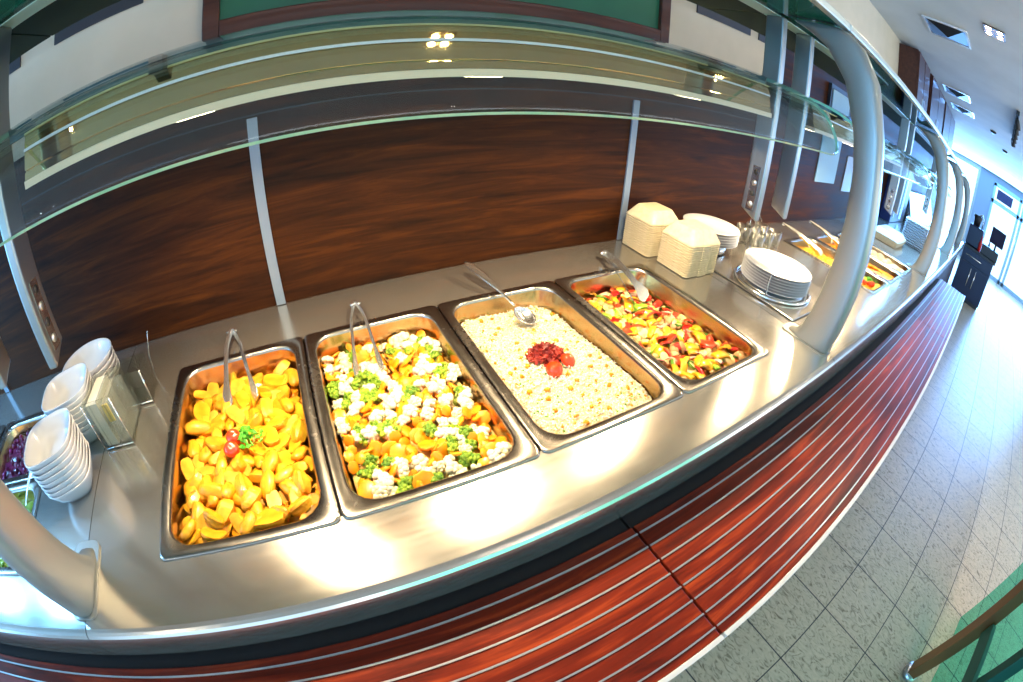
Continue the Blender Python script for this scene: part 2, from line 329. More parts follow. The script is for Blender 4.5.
# dark cupboards high on the wall
for i,(x0,x1,z0) in enumerate([(4.62,5.25,1.0),(5.45,6.6,1.0),(6.75,8.2,.95)]):
    c=empty('wall_cupboard',(x0,YB-.10,z0)); tag(c,['dark brown wall cupboard closest to the curved posts, under the ceiling','middle dark brown wall cupboard under the ceiling','farthest dark blue-brown wall cupboard by the bright windows'][i],'cupboard','dark cupboards high on the wall')
    MB().box(0,x1-x0,-.1,.099,0,CZ-z0-.03).build('body','frame',c)
    n=2
    for q in range(n):
        d=MB().box((x1-x0)/n*q+.01,(x1-x0)/n*(q+1)-.01,-.118,-.1,.01,CZ-z0-.04).build('door','frame',c,.002)
        MB().box((x1-x0)*.5+(.03 if q else -.05),(x1-x0)*.5+(.05 if q else -.03),-.13,-.118,.1,.3).build('handle','alu',d)
# far serving wall items (steel back, dark fridge, brown shelf) behind the third bay
o=empty('tall_fridge',(4.75,.05,-.3)); tag(o,'tall dark fridge with blue light strip behind the second counter bay','fridge'); o.location=(4.75,.06,0)
MB().box(0,.72,0,.13,.0,.62).build('body','navy',o,.01); MB().box(.05,.08,-.012,0,.06,.58).build('handle','alu',o); MB().box(.40,.43,-.014,0,.04,.6).build('light_strip',mat('blue_led',(.1,.3,1),.3,emit=(.15,.4,1),estr=3),o)
o=empty('steel_hood',(5.6,.02,0)); tag(o,'grey steel sloping screen behind the far counter bays','screen')
MB().add([(0,.17,0),(1.9,.17,0),(1.9,.17,.34),(0,.17,.34),(0,-.05,0),(1.9,-.05,0),(1.9,.08,.34),(0,.08,.34)],[(0,1,2,3),(4,5,6,7),(0,1,5,4),(3,2,6,7),(0,4,7,3),(1,5,6,2)]).build('panel','steel_flange',o)

# ceiling vents
def vent(x,y,lab):
    o=empty('ceiling_vent',(x,y,CZ)); tag(o,lab,'vent','square vents in the ceiling')
    MB().box(-.185,.185,-.185,-.165,-.012,-.001).box(-.185,.185,.165,.185,-.012,-.001).box(-.185,-.165,-.165,.165,-.012,-.001).box(.165,.185,-.165,.165,-.012,-.001).build('frame','white',o)
    m=MB(); pts=[(-.165,-.165),(.165,-.165),(.165,.165),(-.165,.165)]
    cols=[0,1,0,1]
    for q in range(4):
        a,b_=pts[q],pts[(q+1)%4]; m.add([(a[0],a[1],-.004),(b_[0],b_[1],-.004),(0,0,-.05)],[(0,1,2)],cols[q])
    m.build('grille',['vent','slot'],o)
vent(3.85,-.41,'square ceiling vent nearest the counter camera side, above the big post'); vent(6.03,-.245,'second square ceiling vent along the ceiling'); vent(6.95,-.25,'third square ceiling vent farthest along the ceiling')
for o in bpy.data.objects:
    if o.get('label','').startswith('square ceiling vent nearest'): o['label']='largest looking square ceiling vent, above the big curved post'
def quad(x,y,lab,light=True):
    o=empty('ceiling_spotlight',(x,y,CZ)); tag(o,lab,'ceiling light','recessed four-bulb ceiling spotlights')
    MB().box(-.085,.085,-.085,.085,-.01,-.001).build('housing','brownmetal',o,.004)
    for a in (-1,1):
        for b_ in (-1,1):
            MB().lathe([(0.001,-.0105),(.017,-.0105),(.018,-.013),(.001,-.0145)],(a*.043,b_*.043,0),16).build('bulb','bulb',o)
quad(3.43,-.83,'four-bulb ceiling spotlight next to the largest ceiling vent')
for i,x in enumerate((-1.2,1.3,3.9)): quad(x,-2.0,'recessed four-bulb ceiling spotlight out over the walkway, mirrored in the steel bridge')
o=empty('track_light',(5.9,-1.08,CZ)); tag(o,'dark ceiling track with small black spotlights','ceiling light')
MB().box(-.6,.9,-.02,.02,-.05,-.001).build('track','black',o)
for q in range(5): MB().tube([(-.5+.3*q,0,-.05),(-.5+.3*q,0,-.09),(-.47+.3*q,-.02,-.17)],[.012,.03,.035],10).build('spot_head','black',o)
for i,x in enumerate((7.4,8.6)):
    o=MB().lathe([(0.001,-.03),(.04,-.03),(.06,-.001),(.001,-.0008)],(x,-.75-.25*i,CZ),16).build('smoke_detector','black'); tag(o,['small dark round ceiling detector beyond the third vent','second small dark ceiling detector nearer the bright window'][i],'detector','small round fittings on the ceiling')

# ------------------------------------------------------------------ counter
POSTX=[-2.02,-.19,1.54,3.37,5.10,6.85]
def worktop(x0,x1,hole,lab):
    """hole=(hx0,hx1,hy0,hy1) cut for the pans"""
    m=MB(); g=.0012; x0+=g; x1-=g; t=.012; yb=YB-.019; yf=-.632
    if hole:
        a,b_,c,d=hole
        m.box(x0,a,c,d,-t,0).box(b_,x1,c,d,-t,0).box(x0,x1,d,yb,-t,0); ys=c
    else: ys=yb
    prof=[(ys,0),(-.645,0),(-.652,-.0012),(-.657,-.004),(-.6605,-.009),(-.6615,-.016),(-.656,-.086),(-.652,-.094),(-.64,-.10),(-.60,-.10),(-.60,-.088),(-.640,-.088),(-.648,-.04),(-.648,-.018),(-.64,-.013),(ys,-.012)]
    m.loft([[(x,y,z) for y,z in prof] for x in (x0,x1)],mi=0,sm=False)
    o=m.build('worktop','steel'); tag(o,lab,'worktop','stainless worktop sections of the counter')
    for p in o.data.polygons:
        if abs(p.normal.x)<.5 and p.area>0: pass
    return o
pans4=(.014,1.334,-.518,-.012)
worktop(-.19,1.54,pans4,'brushed stainless worktop holding the four big food pans')
worktop(-2.02,-.19,(-1.72,-.402,-.518,-.012),'bluish stainless worktop with the salad pans beside stacked bowls')
worktop(1.54,3.37,(2.31,3.30,-.518,-.012),'stainless worktop carrying the foam boxes and round plate stack')
worktop(3.37,5.10,None,'stainless worktop with the white box behind the big curved post')
worktop(5.10,7.6,None,'farthest stainless worktop section near the navy cabinet')
for i in range(5):
    x0,x1=POSTX[i],POSTX[i+1]
    if i==4: x1=7.6
    m=MB().box(x0+.002,x1-.002,-.60,-.58,-H0,-.10).box(x0+.002,x1-.002,YB-.05,YB-.021,-H0,-.013).box(x0+.002,x0+.03,-.58,YB-.05,-H0,-.10)
    o=m.build('counter_base','cladding'); tag(o,['dark wood counter base under the salad pans','dark wood counter base under the four big food pans','dark wood counter base under the plate stack','dark wood counter base past the second curved post','dark wood counter base at the far end'][i],'counter base','dark counter base units')
# tray rail
RX=[-2.75,-.985,.78,2.77,4.2]
strips=[-.696,-.7275,-.760,-.792,-.8235,-.856,-.888,-.921]
for i in range(4):
    x0,x1=RX[i]+.0025,RX[i+1]-.0025
    r=empty('tray_rail',(x0,0,-.10)); tag(r,['dark red wood tray rail section with metal strips, at the salad end','red wood tray rail section with metal strips in front of the food pans','red wood tray rail section with metal strips, beyond the dark seam below the roasted vegetables','last tray rail section with metal strips, ending before the navy cabinet'][i],'tray rail','tray rail sections along the counter')
    MB().box(0,x1-x0,-.938,-.678,-.03,-.0).build('board','railwood',r,.002)
    for y in strips:
        MB().box(.0,x1-x0,y-.0017,y+.0017,.0,.0025).build('strip','alu',r)
    MB().box(0,x1-x0,-.9485,-.9385,-.034,.003).build('edge_trim',mat('white_edge_trim',(.80,.82,.85),.3,.2) if i==0 else bpy.data.materials['white_edge_trim'],r,.001)
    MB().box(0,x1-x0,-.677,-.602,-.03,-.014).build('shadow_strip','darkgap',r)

# ------------------------------------------------------------------ curved posts
def post(x,lab):
    rear=[(-.47,.001),(-.500,.010),(-.518,.04),(-.530,.09),(-.537,.15),(-.544,.26),(-.543,.37),(-.531,.50),(-.513,.59),(-.470,.717),(-.409,.80),(-.345,.842),(-.30,.862)]
    front=[(-.622,.001),(-.627,.010),(-.630,.04),(-.635,.09),(-.640,.18),(-.638,.29),(-.630,.38),(-.613,.50),(-.598,.60),(-.565,.74),(-.515,.825),(-.475,.855),(-.46,.862)]
    h=.031; rings=[]
    for (ya,za),(yb,zb) in zip(rear,front):
        A=Vector((0,ya,za)); B=Vector((0,yb,zb)); c=(A+B)/2; d=(B-A)/2; ring=[]
        for k in range(20):
            a=2*PI*k/20; ca,sa=math.cos(a),math.sin(a)
            ex=math.copysign(abs(ca)**.55,ca); ey=math.copysign(abs(sa)**.55,sa)
            ring.append(c+d*ex+Vector((h*ey,0,0)))
        rings.append(ring)
    p=empty('curved_post',(x,0,0)); tag(p,lab,'post','curved silver posts of the counter canopy')
    MB().loft(rings).build('post_arm','postgrey',p)
    MB().loft([rrect(-.036,.036,-.628,-.464,.02,z) for z in (.0003,.004)],sm=False).build('base_flange','postgrey',p)
    return p
labs=['curved silver post past the salad pans','curved silver post rising beside the white bowls','big curved silver post beside the round plate stack','curved silver post between the dumpling pan and the tall stack of white dishes','curved silver post just beyond the tall stack of white dishes','farthest thin curved silver post near the navy cabinet']
for x,l in zip(POSTX,labs): post(x,l)

# ------------------------------------------------------------------ canopy on the posts
for i in range(5):
    x0,x1=POSTX[i]+.003,POSTX[i+1]-.003
    c=empty('glass_canopy',(x0,0,0)); Lx=x1-x0
    tag(c,['green glass canopy shelf above the salad pans','green glass canopy shelf above the four big food pans','green glass canopy shelf above the plate stack','green glass canopy shelf between second and third curved posts','green glass canopy shelf at the far end'][i],'canopy','glass canopy shelves over the counter')
    MB().box(0,Lx,-.445,-.245,.874,.884).build('canopy_pane','glass_canopy',c)
    MB().box(0,Lx,-.472,-.446,.866,.890).build('front_trim','trimpale',c,.004)
    MB().box(0,Lx,-.245,-.185,.872,.886).build('beam','beam',c,.002)
    MB().box(0,Lx,-.184,.03,.874,.892).build('rear_shelf','tealdark',c)
# ------------------------------------------------------------------ hanging lamp bridges with bent glass
GP=[(-.245,.660),(-.29,.655),(-.33,.648),(-.37,.639),(-.405,.628),(-.437,.611),(-.462,.587),(-.479,.560),(-.491,.537),(-.502,.515)]
def bent_glass(x0,x1,parent):
    m=MB(); xs=[x0+.0,x0+.004,x0+.012,x0+.022,x0+.034,x0+.05]+[x0+.05+(x1-x0-.1)*k/20 for k in range(1,20)]+[x1-.05,x1-.034,x1-.022,x1-.012,x1-.004,x1]
    n=40; arc=[0]
    for a,b_ in zip(GP,GP[1:]): arc.append(arc[-1]+math.dist(a,b_))
    T=arc[-1]
    def pt(s):
        for i in range(len(arc)-1):
            if s<=arc[i+1]+1e-9:
                u=(s-arc[i])/(arc[i+1]-arc[i]); return (GP[i][0]+(GP[i+1][0]-GP[i][0])*u,GP[i][1]+(GP[i+1][1]-GP[i][1])*u)
        return GP[-1]
    rows=[]; th=.009
    for x in xs:
        e=min(x-x0,x1-x); r=.05; cut=0 if e>=r else r-math.sqrt(max(0,r*r-(r-e)**2))
        row=[]
        for k in range(n+1):
            s=(T-cut)*k/n; p=pt(s); q=pt(min(T,s+.004)); p0=pt(max(0,s-.004)); ty,tz=q[0]-p0[0],q[1]-p0[1]; l=math.hypot(ty,tz); ny,nz=(tz/l,-ty/l)
            row.append(((x,p[0]-ny*th/2,p[1]-nz*th/2),(x,p[0]+ny*th/2,p[1]+nz*th/2)))
        rows.append(row)
    nx=len(xs); vs=[]; idx={}
    for i in range(nx):
        for k in range(n+1):
            for s in (0,1): idx[i,k,s]=len(vs); vs.append(rows[i][k][s])
    f0=[];f1=[];fr=[]
    for i in range(nx-1):
        for k in range(n):
            for s in (0,1): f0.append((idx[i,k,s],idx[i+1,k,s],idx[i+1,k+1,s],idx[i,k+1,s]))
        f1.append((idx[i,n,0],idx[i+1,n,0],idx[i+1,n,1],idx[i,n,1])); fr.append((idx[i,0,0],idx[i+1,0,0],idx[i+1,0,1],idx[i,0,1]))
    for k in range(n):
        for i in (0,nx-1): f1.append((idx[i,k,0],idx[i,k+1,0],idx[i,k+1,1],idx[i,k,1]))
    base=len(m.v); m.v+=vs
    for fs,mi in ((f0,0),(f1,1),(fr,2)):
        m.f+=[list(f) for f in fs]; m.mi+=[mi]*len(fs); m.sm+=[mi==0]*len(fs)
    return m.build('bent_glass',['glass','edge','edge_dark'],parent)
def bridge(x0,x1,lab,lamps=True,lit=True,added_blue=False):
    g=empty('lamp_bridge',(0,0,0)); tag(g,lab,'lamp bridge','hanging lamp bridges over the counter')
    t=math.tan(math.radians(14))
    yb,zb,zt=-.262,.566,.650
    def fy(z): return yb+(z-zb)*t
    prof=[(yb,zb),(fy(.578),.578),(fy(.578)+.004,.5785),(fy(.5815)+.004,.5815),(fy(.582),.582),(fy(zt),zt),(-.165,zt),(-.165,zb)]
    MB().loft([[(x,y,z) for y,z in prof] for x in (x0+.1,x1-.02)],sm=False).build('lamp_housing','housing',g)
    MB().box(x0+.1,x1-.02,yb-.004,-.165,.5525,.5655).build('light_rail','rail_cream',g)
    MB().box(x0+.1,x1-.02,fy(.614)-.003,fy(.614)+.001,.6125,.6175).build('white_reflection_strip','white',g)  # strip-light reflection on the housing, added as a white strip
    MB().box(x0+.1,x1-.02,fy(.641)-.003,fy(.641)+.001,.6400,.6435).build('yellow_reflection_strip','reflect_yellow',g)  # yellowish reflection on the housing, built as a coloured strip
    for x,inn in ((x0+.008,1),(x1+.004,-1)):
        w_=.026
        c=MB().loft([[(x+dx,y,z) for dx,y,z in ((0,-.262,za),(w_,-.262,za),(w_,-.200,zb_),(0,-.200,zb_))] for za,zb_ in ((.235,.262),(.871,.871))],sm=False).build('column','column',g,.005,3)
        xf=x+w_ if inn>0 else x
        MB().box(xf-.0005,xf+.0012,-.246,-.218,.262,.40).build('socket_strip','steel_pan',c) if inn>0 else MB().box(xf-.0012,xf+.0005,-.246,-.218,.262,.40).build('socket_strip','steel_pan',c)
        for q in range(4): MB().lathe([(.001,0),(.0085,0),(.0085,.0015),(.001,.0015)],(0,0,0),12).build('socket','black' if q%2 else 'alu',c).matrix_local=Matrix.Translation((xf+inn*.0013,-.232,.282+.033*q))@Matrix.Rotation(inn*PI/2,4,'Y')
    bent_glass(x0+.06,x1-.04,g)
    MB().box(x0+.06,x1-.04,-.2445,-.236,.640,.664).build('rear_glass_edge','edge_dark',g,.001)
    for x in (x0+.22*(x1-x0),x0+.83*(x1-x0)):
        MB().box(x-.012,x+.012,-.272,-.235,.636,.662).build('clamp','black',g,.002)
    for x,yl in (((x0+.425,0),(x0+.89,0),(x0+1.40,.09)) if lit==2 else ((x0+.13,0),(x0+.60,0),(x0+1.12,0))):
        x=x+.0
        MB().lathe([(.001,.0057),(.030,.0057),(.034,.0063),(.001,.0063)],(x,-.215+yl*.1,zb-.0200),20).build('heat_or_added_blue_lamp','added_blue_lens' if added_blue else 'heatlens',g)
        if lamps:
            l=bpy.data.lights.new('heat_or_added_blue_light','AREA'); l.shape='DISK'; l.size=.07; l.energy=9.0 if added_blue else 6.0; l.color=(.20,.55,1.0) if added_blue else (1,.76,.46); l.spread=math.radians(150)  # the blue variant is an added light that tints its bay
            q=bpy.data.objects.new('heat_or_added_blue_light',l); q.location=(x,-.235+yl*.7,zb-.026); q.rotation_euler=(math.radians(-4),0,0); COL.objects.link(q); q.parent=g
    return g
bridge(-2.0,-.372,'steel lamp bridge with bent glass above the salad pans',added_blue=True)
bridge(-.19,1.53,'steel lamp bridge with bent glass over the four big food pans',lit=2)
bridge(1.715,3.30,'steel lamp bridge with bent glass over the sweetcorn pan')
bridge(3.50,5.0,'steel lamp bridge with bent glass past the second curved post',added_blue=True)

# ------------------------------------------------------------------ gastronorm pans
def pan(x0,y0,lab,wx=.335,wy=.53,depth=.10,group=None,name='food_pan'):
    fl=.023; p=empty(name,(x0+wx/2,y0+wy/2,0)); tag(p,lab,'food pan',group)
    a,b_=-wx/2,wx/2; c,d=-wy/2,wy/2; R=[]
    zt=.0042
    R.append(rrect(a+.001,b_-.001,c+.001,d-.001,.012,.0004))
    R.append(rrect(a,b_,c,d,.014,.002)); R.append(rrect(a+.001,b_-.001,c+.001,d-.001,.014,zt-.0006))
    R.append(rrect(a+.004,b_-.004,c+.004,d-.004,.016,zt)); R.append(rrect(a+fl-.004,b_-fl+.004,c+fl-.004,d-fl+.004,.052,zt))
    R.append(rrect(a+fl,b_-fl,c+fl,d-fl,.05,zt-.003)); R.append(rrect(a+fl+.002,b_-fl-.002,c+fl+.002,d-fl-.002,.048,zt-.008))
    R.append(rrect(a+fl+.006,b_-fl-.006,c+fl+.006,d-fl-.006,.045,-depth+.012)); R.append(rrect(a+fl+.016,b_-fl-.016,c+fl+.016,d-fl-.016,.035,-depth))
    m=MB(); n=len(R[0]); vs=[q for r in R for q in r]; fs=[]
    for k in range(len(R)-1):
        for i in range(n): j=(i+1)%n; fs.append((k*n+i,k*n+j,(k+1)*n+j,(k+1)*n+i))
    fs.append(tuple((len(R)-1)*n+i for i in range(n))); m.add(vs,fs,0,True)
    # outer skin of the basin so it has thickness
    o2=[rrect(a+fl+.0005,b_-fl-.0005,c+fl+.0005,d-fl-.0005,.05,-.0005),rrect(a+fl+.0045,b_-fl-.0045,c+fl+.0045,d-fl-.0045,.047,-depth+.01),rrect(a+fl+.014,b_-fl-.014,c+fl+.014,d-fl-.014,.037,-depth-.0015)]
    m.loft(o2,caps=False); m.add(o2[-1],[tuple(range(n))])
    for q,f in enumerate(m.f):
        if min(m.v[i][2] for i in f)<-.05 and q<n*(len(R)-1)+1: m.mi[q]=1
    me=m.build('basin',['steel_flange','steel_foodglow'],p)
    return p
PX=[0,.337,.6745,1.012]
plabs=['stainless food pan filled with roast potatoes','stainless food pan filled with cauliflower, broccoli and carrots','stainless food pan filled with rice','stainless food pan filled with roasted peppers and courgettes']
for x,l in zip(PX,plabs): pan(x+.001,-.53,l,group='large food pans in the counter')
def insidexy(x0,wx=.335,y0=-.53,wy=.53,mg=.034):
    return x0+.001+mg,x0+.001+wx-mg,y0+mg,y0+wy-mg
def inR(x,y,b,r=.035):
    x0,x1,y0,y1=b; cx=min(max(x,x0+r),x1-r); cy=min(max(y,y0+r),y1-r); return math.hypot(x-cx,y-cy)<=r
def bed(name,b,zf,mate,lab,cat,grp=None,amp=.004,seed=0,nx=34,ny=54):
    x0,x1,y0,y1=b; m=MB(); vs=[]; R=.045
    for j in range(ny+1):
        for i in range(nx+1):
            u=-1+2*i/nx; w=-1+2*j/ny; x=(x0+x1)/2+u*(x1-x0)/2; y=(y0+y1)/2+w*(y1-y0)/2
            cx=min(max(x,x0+R),x1-R); cy=min(max(y,y0+R),y1-R); dx,dy=x-cx,y-cy; dd=math.hypot(dx,dy)
            if dd>R: x=cx+dx/dd*R; y=cy+dy/dd*R
            z=zf(x,y)+amp*noise.noise(Vector((x*45,y*45,seed)))*1.6
            vs.append((x,y,z))
    fs=[(j*(nx+1)+i,j*(nx+1)+i+1,(j+1)*(nx+1)+i+1,(j+1)*(nx+1)+i) for j in range(ny) for i in range(nx)]
    # skirt down to the pan bottom
    n0=len(vs); ring=[i for i in range(nx+1)]+[(j*(nx+1)+nx) for j in range(1,ny+1)]+[ny*(nx+1)+i for i in range(nx-1,-1,-1)]+[j*(nx+1) for j in range(ny-1,0,-1)]
    for q in ring: vs.append((vs[q][0],vs[q][1],-.092))
    k=len(ring)
    for q in range(k): fs.append((ring[q],ring[(q+1)%k],n0+(q+1)%k,n0+q))
    fs.append(tuple(n0+q for q in range(k)))
    m.add(vs,fs,0,True); o=m.build(name,mate); tag(o,lab,cat,grp,'stuff'); return o
def put(me,name,x,y,z,rot,sc,lab,cat,grp):
    o=bpy.data.objects.new(name,me); o.location=(x,y,z); o.rotation_euler=rot; o.scale=(sc,sc,sc) if isinstance(sc,float) else sc
    COL.objects.link(o); tag(o,lab,cat,grp); return o
R=random.Random(11)
def scatter(b,n,mind,rng,tries=30,excl=None):
    pts=[]
    for _ in range(n*tries):
        x=rng.uniform(b[0],b[1]); y=rng.uniform(b[2],b[3])
        if not inR(x,y,b): continue
        if excl and excl(x,y): continue
        if all((x-a)**2+(y-c)**2>mind*mind for a,c in pts): pts.append((x,y))
        if len(pts)>=n: break
    return pts
# --- potatoes
def potato_mesh(kind,rng):
    m=MB(); Ls=rng.uniform(.024,.031); rings=[]; n=14; k3=kind%3; rr=rng.uniform(.0125,.0155)
    for j in range(10):
        t=PI*(j+.45)/9.9; s=math.sin(t)**.62; z=-math.cos(t)*Ls; ring=[]
        for k in range(n):
            a=2*PI*k/n; ca,sa=math.cos(a),math.sin(a)
            if k3==0:   # wedge: rounded skin side, two flat cuts meeting in a ridge
                w=1.0 if sa<0 else 1.0/(abs(ca)+abs(sa)); q=rr*s*w
                if sa>0: q*=1.08
            elif k3==1: # half potato with a flat cut face
                q=rr*s*1.15; 
            else: q=rr*s*(.95+.05*math.cos(2*a))
            q*=1+.16*noise.noise(Vector((ca*1.3+kind*3,sa*1.3,z*55+kind)))
            x=q*ca*1.15; y=q*sa*(.9 if k3 else 1.15)
            if k3==1: y=min(y,rr*.30)
            ring.append((z,x+.0045*math.cos(t*1.1+kind),y))
        rings.append(ring)
    m.loft(rings,sm=(k3==2)); 
    return m.mesh('potato_wedge',['potato'])
pm=[potato_mesh(k,R) for k in range(9)]
b=insidexy(PX[0],mg=.032)
zpot=lambda x,y:-.056+.036*(-y/.53)-.006*((x-.165)/.13)**2
bed('potato_bed',b,lambda x,y:zpot(x,y)-.024,'potato_fill','golden lower layer of roast potatoes in the first pan','potatoes',amp=.006)
bi=(b[0]+.009,b[1]-.009,b[2]+.008,b[3]-.012)
pl='golden roast potato wedge lying in the potato pan'; pg='roast potato wedges in the pan'
for lay,(n,md,dz) in enumerate(((90,.027,-.010),(92,.026,.004),(40,.038,.014))):
    for x,y in scatter(bi,n,md,R,60,(lambda x,y:math.hypot(x-.155,y+.275)<.02) if lay==2 else None):
        put(R.choice(pm),'potato_wedge',x,y,zpot(x,y)+dz+R.uniform(-.003,.003),(R.uniform(-.5,.5),R.uniform(-.35,.35),R.gauss(1.6,.9)),R.uniform(.72,1.10),pl,'potato',pg)
tm=MB().lathe([(.001,-.0125),(.006,-.0118),(.0105,-.008),(.013,-.002),(.013,.003),(.0105,.0085),(.006,.0115),(.0025,.0118),(.001,.0105)],n=20).mesh('cherry_tomato',['tomato'])
def sprig(rng,n=40,size=.026,mname='herb'):
    m=MB()
    for _ in range(n):
        a=rng.uniform(0,2*PI); r=rng.uniform(0,size); c=Vector((r*math.cos(a),r*math.sin(a),rng.uniform(.0,.016)*(1.2-r/size)))
        u=Vector((rng.uniform(-1,1),rng.uniform(-1,1),rng.uniform(-.3,.8))).normalized(); w=u.cross(Vector((rng.uniform(-1,1),rng.uniform(-1,1),1))).normalized(); s=rng.uniform(.004,.007); nn=u.cross(w)*.0012
        tri=[c-u*s,c-u*s*.2+w*s*.7,c+u*s*.3+w*s*.35,c+u*s,c+u*s*.3-w*s*.35,c-u*s*.2-w*s*.7]
        m.add([t+nn for t in tri]+[t-nn*.0-nn for t in tri],[(0,1,2,3,4,5),(11,10,9,8,7,6)]+[(i,(i+1)%6,6+(i+1)%6,6+i) for i in range(6)])
    for q in range(4): a=q*1.7; m.tube([(0,0,0),(size*.5*math.cos(a),size*.5*math.sin(a),.006),(size*.9*math.cos(a),size*.9*math.sin(a),.004)],.0011,5)
    return m.mesh('parsley',[mname])
for (x,y),l in zip([(.160,-.278),(.156,-.312)],['cherry tomato on the potatoes, touching the parsley','second cherry tomato on the potatoes, in front of the first']):
    put(tm,'cherry_tomato',x,y,zpot(x,y)+.032,(.3,.2,0),1.25,l,'tomato','cherry tomatoes on the potatoes')
put(sprig(R,60,.03),'parsley_sprig',.190,-.285,zpot(.19,-.285)+.028,(0,0,0),1.15,'green parsley sprig beside the cherry tomatoes on the potatoes','parsley',None)
# --- mixed vegetables
def floret(rng,green):
    m=MB(); 
    n=15 if green else 13
    for i in range(n):
        a=i*2.399; r=.0135*math.sqrt(i/n); z=.012-.55*r*r/.0135+rng.uniform(-.002,.002)
        m.ball((r*math.cos(a),r*math.sin(a),z),rng.uniform(.0042,.006)*(1 if green else 1.18),7,5,0,.14 if green else .04,rng)
        if i%4==0: m.tube([(0,0,-.012),(r*.6*math.cos(a),r*.6*math.sin(a),0),(r*math.cos(a),r*math.sin(a),z)],[.0045,.0036,.003],6,1)
    m.tube([(0,0,-.018),(0,0,-.004)],[.0055,.006],7,1)
    return m.mesh('floret',['broc','stalk'] if green else ['cauli','cauli'])
bf=[floret(R,True) for _ in range(4)]; cf=[floret(R,False) for _ in range(5)]
def carrot(rng,r):
    m=MB(); n=28; t=.0028
    def ring(z,s): return [((r+.0008*math.cos(8*a))*s*math.cos(a),(r+.0008*math.cos(8*a))*s*math.sin(a)*.92,z) for a in [2*PI*k/n for k in range(n)]]
    m.loft([ring(-t,.9),ring(-t*.7,1),ring(t*.7,1),ring(t,.9)]); return m.mesh('carrot_slice',['carrot'])
cm=[carrot(R,r) for r in (.0115,.0145,.018)]
b=insidexy(PX[1],mg=.032); bi=(b[0]+.005,b[1]-.005,b[2]+.006,b[3]-.009)
zv=lambda x,y:-.050+.026*(-y/.53)+.006*noise.noise(Vector((x*14,y*14,3)))*1.5
bed('vegetable_bed',b,lambda x,y:zv(x,y)-.014,'veg_fill','lower layer of chopped orange and white vegetables','vegetables',amp=.006,seed=5)
cl=[('carrot_slice',cm,'crinkle-cut orange carrot slice among the mixed vegetables','carrot slice','carrot slices in the vegetable pan'),
    ('cauliflower_floret',cf,'cream cauliflower floret among the mixed vegetables','cauliflower','cauliflower florets in the vegetable pan'),
    ('broccoli_floret',bf,'green broccoli floret among the mixed vegetables','broccoli','broccoli florets in the vegetable pan')]
for k,(x,y) in enumerate(scatter(bi,300,.0135,R,60)):
    q=noise.noise(Vector((x*17,y*17,9.3)))*.8+R.uniform(-.5,.5)
    kind=0 if q>.04 else (1 if q>-.33 else 2)
    nm,ms,lb,ct,gr=cl[kind]
    tilt=.9 if kind==0 else .8
    put(R.choice(ms),nm,x,y,zv(x,y)+(.0 if kind==0 else -.002)+R.uniform(-.003,.006),(R.uniform(-tilt,tilt),R.uniform(-tilt,tilt),R.uniform(0,6.28)),R.uniform(.75,1.15),lb,ct,gr)
# --- rice
b=insidexy(PX[2],mg=.031)
zr=lambda x,y:-.046+.026*(-y/.53)+.005*noise.noise(Vector((x*12,y*12,7)))*1.5+.004*noise.noise(Vector((x*38,y*38,5)))-.010*max(0,(x-.91)/.07)
def ricemesh():
    m=MB(); x0,x1,y0,y1=b
    nx,ny=30,48; vs=[]; Rr=.045
    for j in range(ny+1):
        for i in range(nx+1):
            x=x0+(x1-x0)*i/nx; y=y0+(y1-y0)*j/ny
            cx=min(max(x,x0+Rr),x1-Rr); cy=min(max(y,y0+Rr),y1-Rr); dx,dy=x-cx,y-cy; dd=math.hypot(dx,dy)
            if dd>Rr: x=cx+dx/dd*Rr; y=cy+dy/dd*Rr
            vs.append((x,y,zr(x,y)-.003+.003*noise.noise(Vector((x*90,y*90,1)))))
    m.add(vs,[(j*(nx+1)+i,j*(nx+1)+i+1,(j+1)*(nx+1)+i+1,(j+1)*(nx+1)+i) for j in range(ny) for i in range(nx)],1,True)
    n0=len(m.v)
    for _ in range(7000):
        x=R.uniform(x0+.004,x1-.004); y=R.uniform(y0+.004,y1-.004)
        if not inR(x,y,(x0+.003,x1-.003,y0+.003,y1-.003),.042): continue
        z=zr(x,y)+.003*noise.noise(Vector((x*90,y*90,1)))+R.uniform(-.003,.004); a=R.uniform(0,PI); e=R.uniform(-.5,.5)
        u=Vector((math.cos(a)*math.cos(e),math.sin(a)*math.cos(e),math.sin(e))); w=u.cross(Vector((0,0,1))).normalized(); t=w.cross(u)
        c=Vector((x,y,z)); l,r=.0046,.0015
        mi=0 if R.random()<.90 else (2 if R.random()<.6 else 3)
        if mi>1: l*=.6; r*=1.5
        m.add([c-u*l,c+w*r,c+t*r,c-w*r,c-t*r,c+u*l],[(0,2,1),(0,3,2),(0,4,3),(0,1,4),(5,1,2),(5,2,3),(5,3,4),(5,4,1)],mi,True)
    o=bpy.data.objects.new('rice',m.mesh('rice',['rice','ricebed','corn','herb'])); COL.objects.link(o); tag(o,'white rice with flecks of corn and herbs filling the third pan','rice',None,'stuff')
ricemesh()
cub=MB(); cub.ball((0,0,0),(.0048,.0036,.0032),7,4,0,.15,R); cub=cub.mesh('carrot_cube',['carrot'])
bi=(b[0]+.01,b[1]-.01,b[2]+.01,b[3]-.012)
for x,y in scatter(bi,64,.022,R,40,lambda x,y:math.hypot(x-.835,y+.29)<.04): put(cub,'carrot_cube',x,y,zr(x,y)+.002,(R.uniform(-.5,.5),R.uniform(-.5,.5),R.uniform(0,6)),R.uniform(.8,1.8),'small orange carrot cube in the rice','carrot cube','carrot cubes in the rice')
put(sprig(R,420,.034,'lollo'),'red_lettuce',.838,-.262,zr(.838,-.262)+.006,(0,0,0),(1.25,1.1,1.5),'dark red curly lettuce tuft on the rice','lettuce',None)
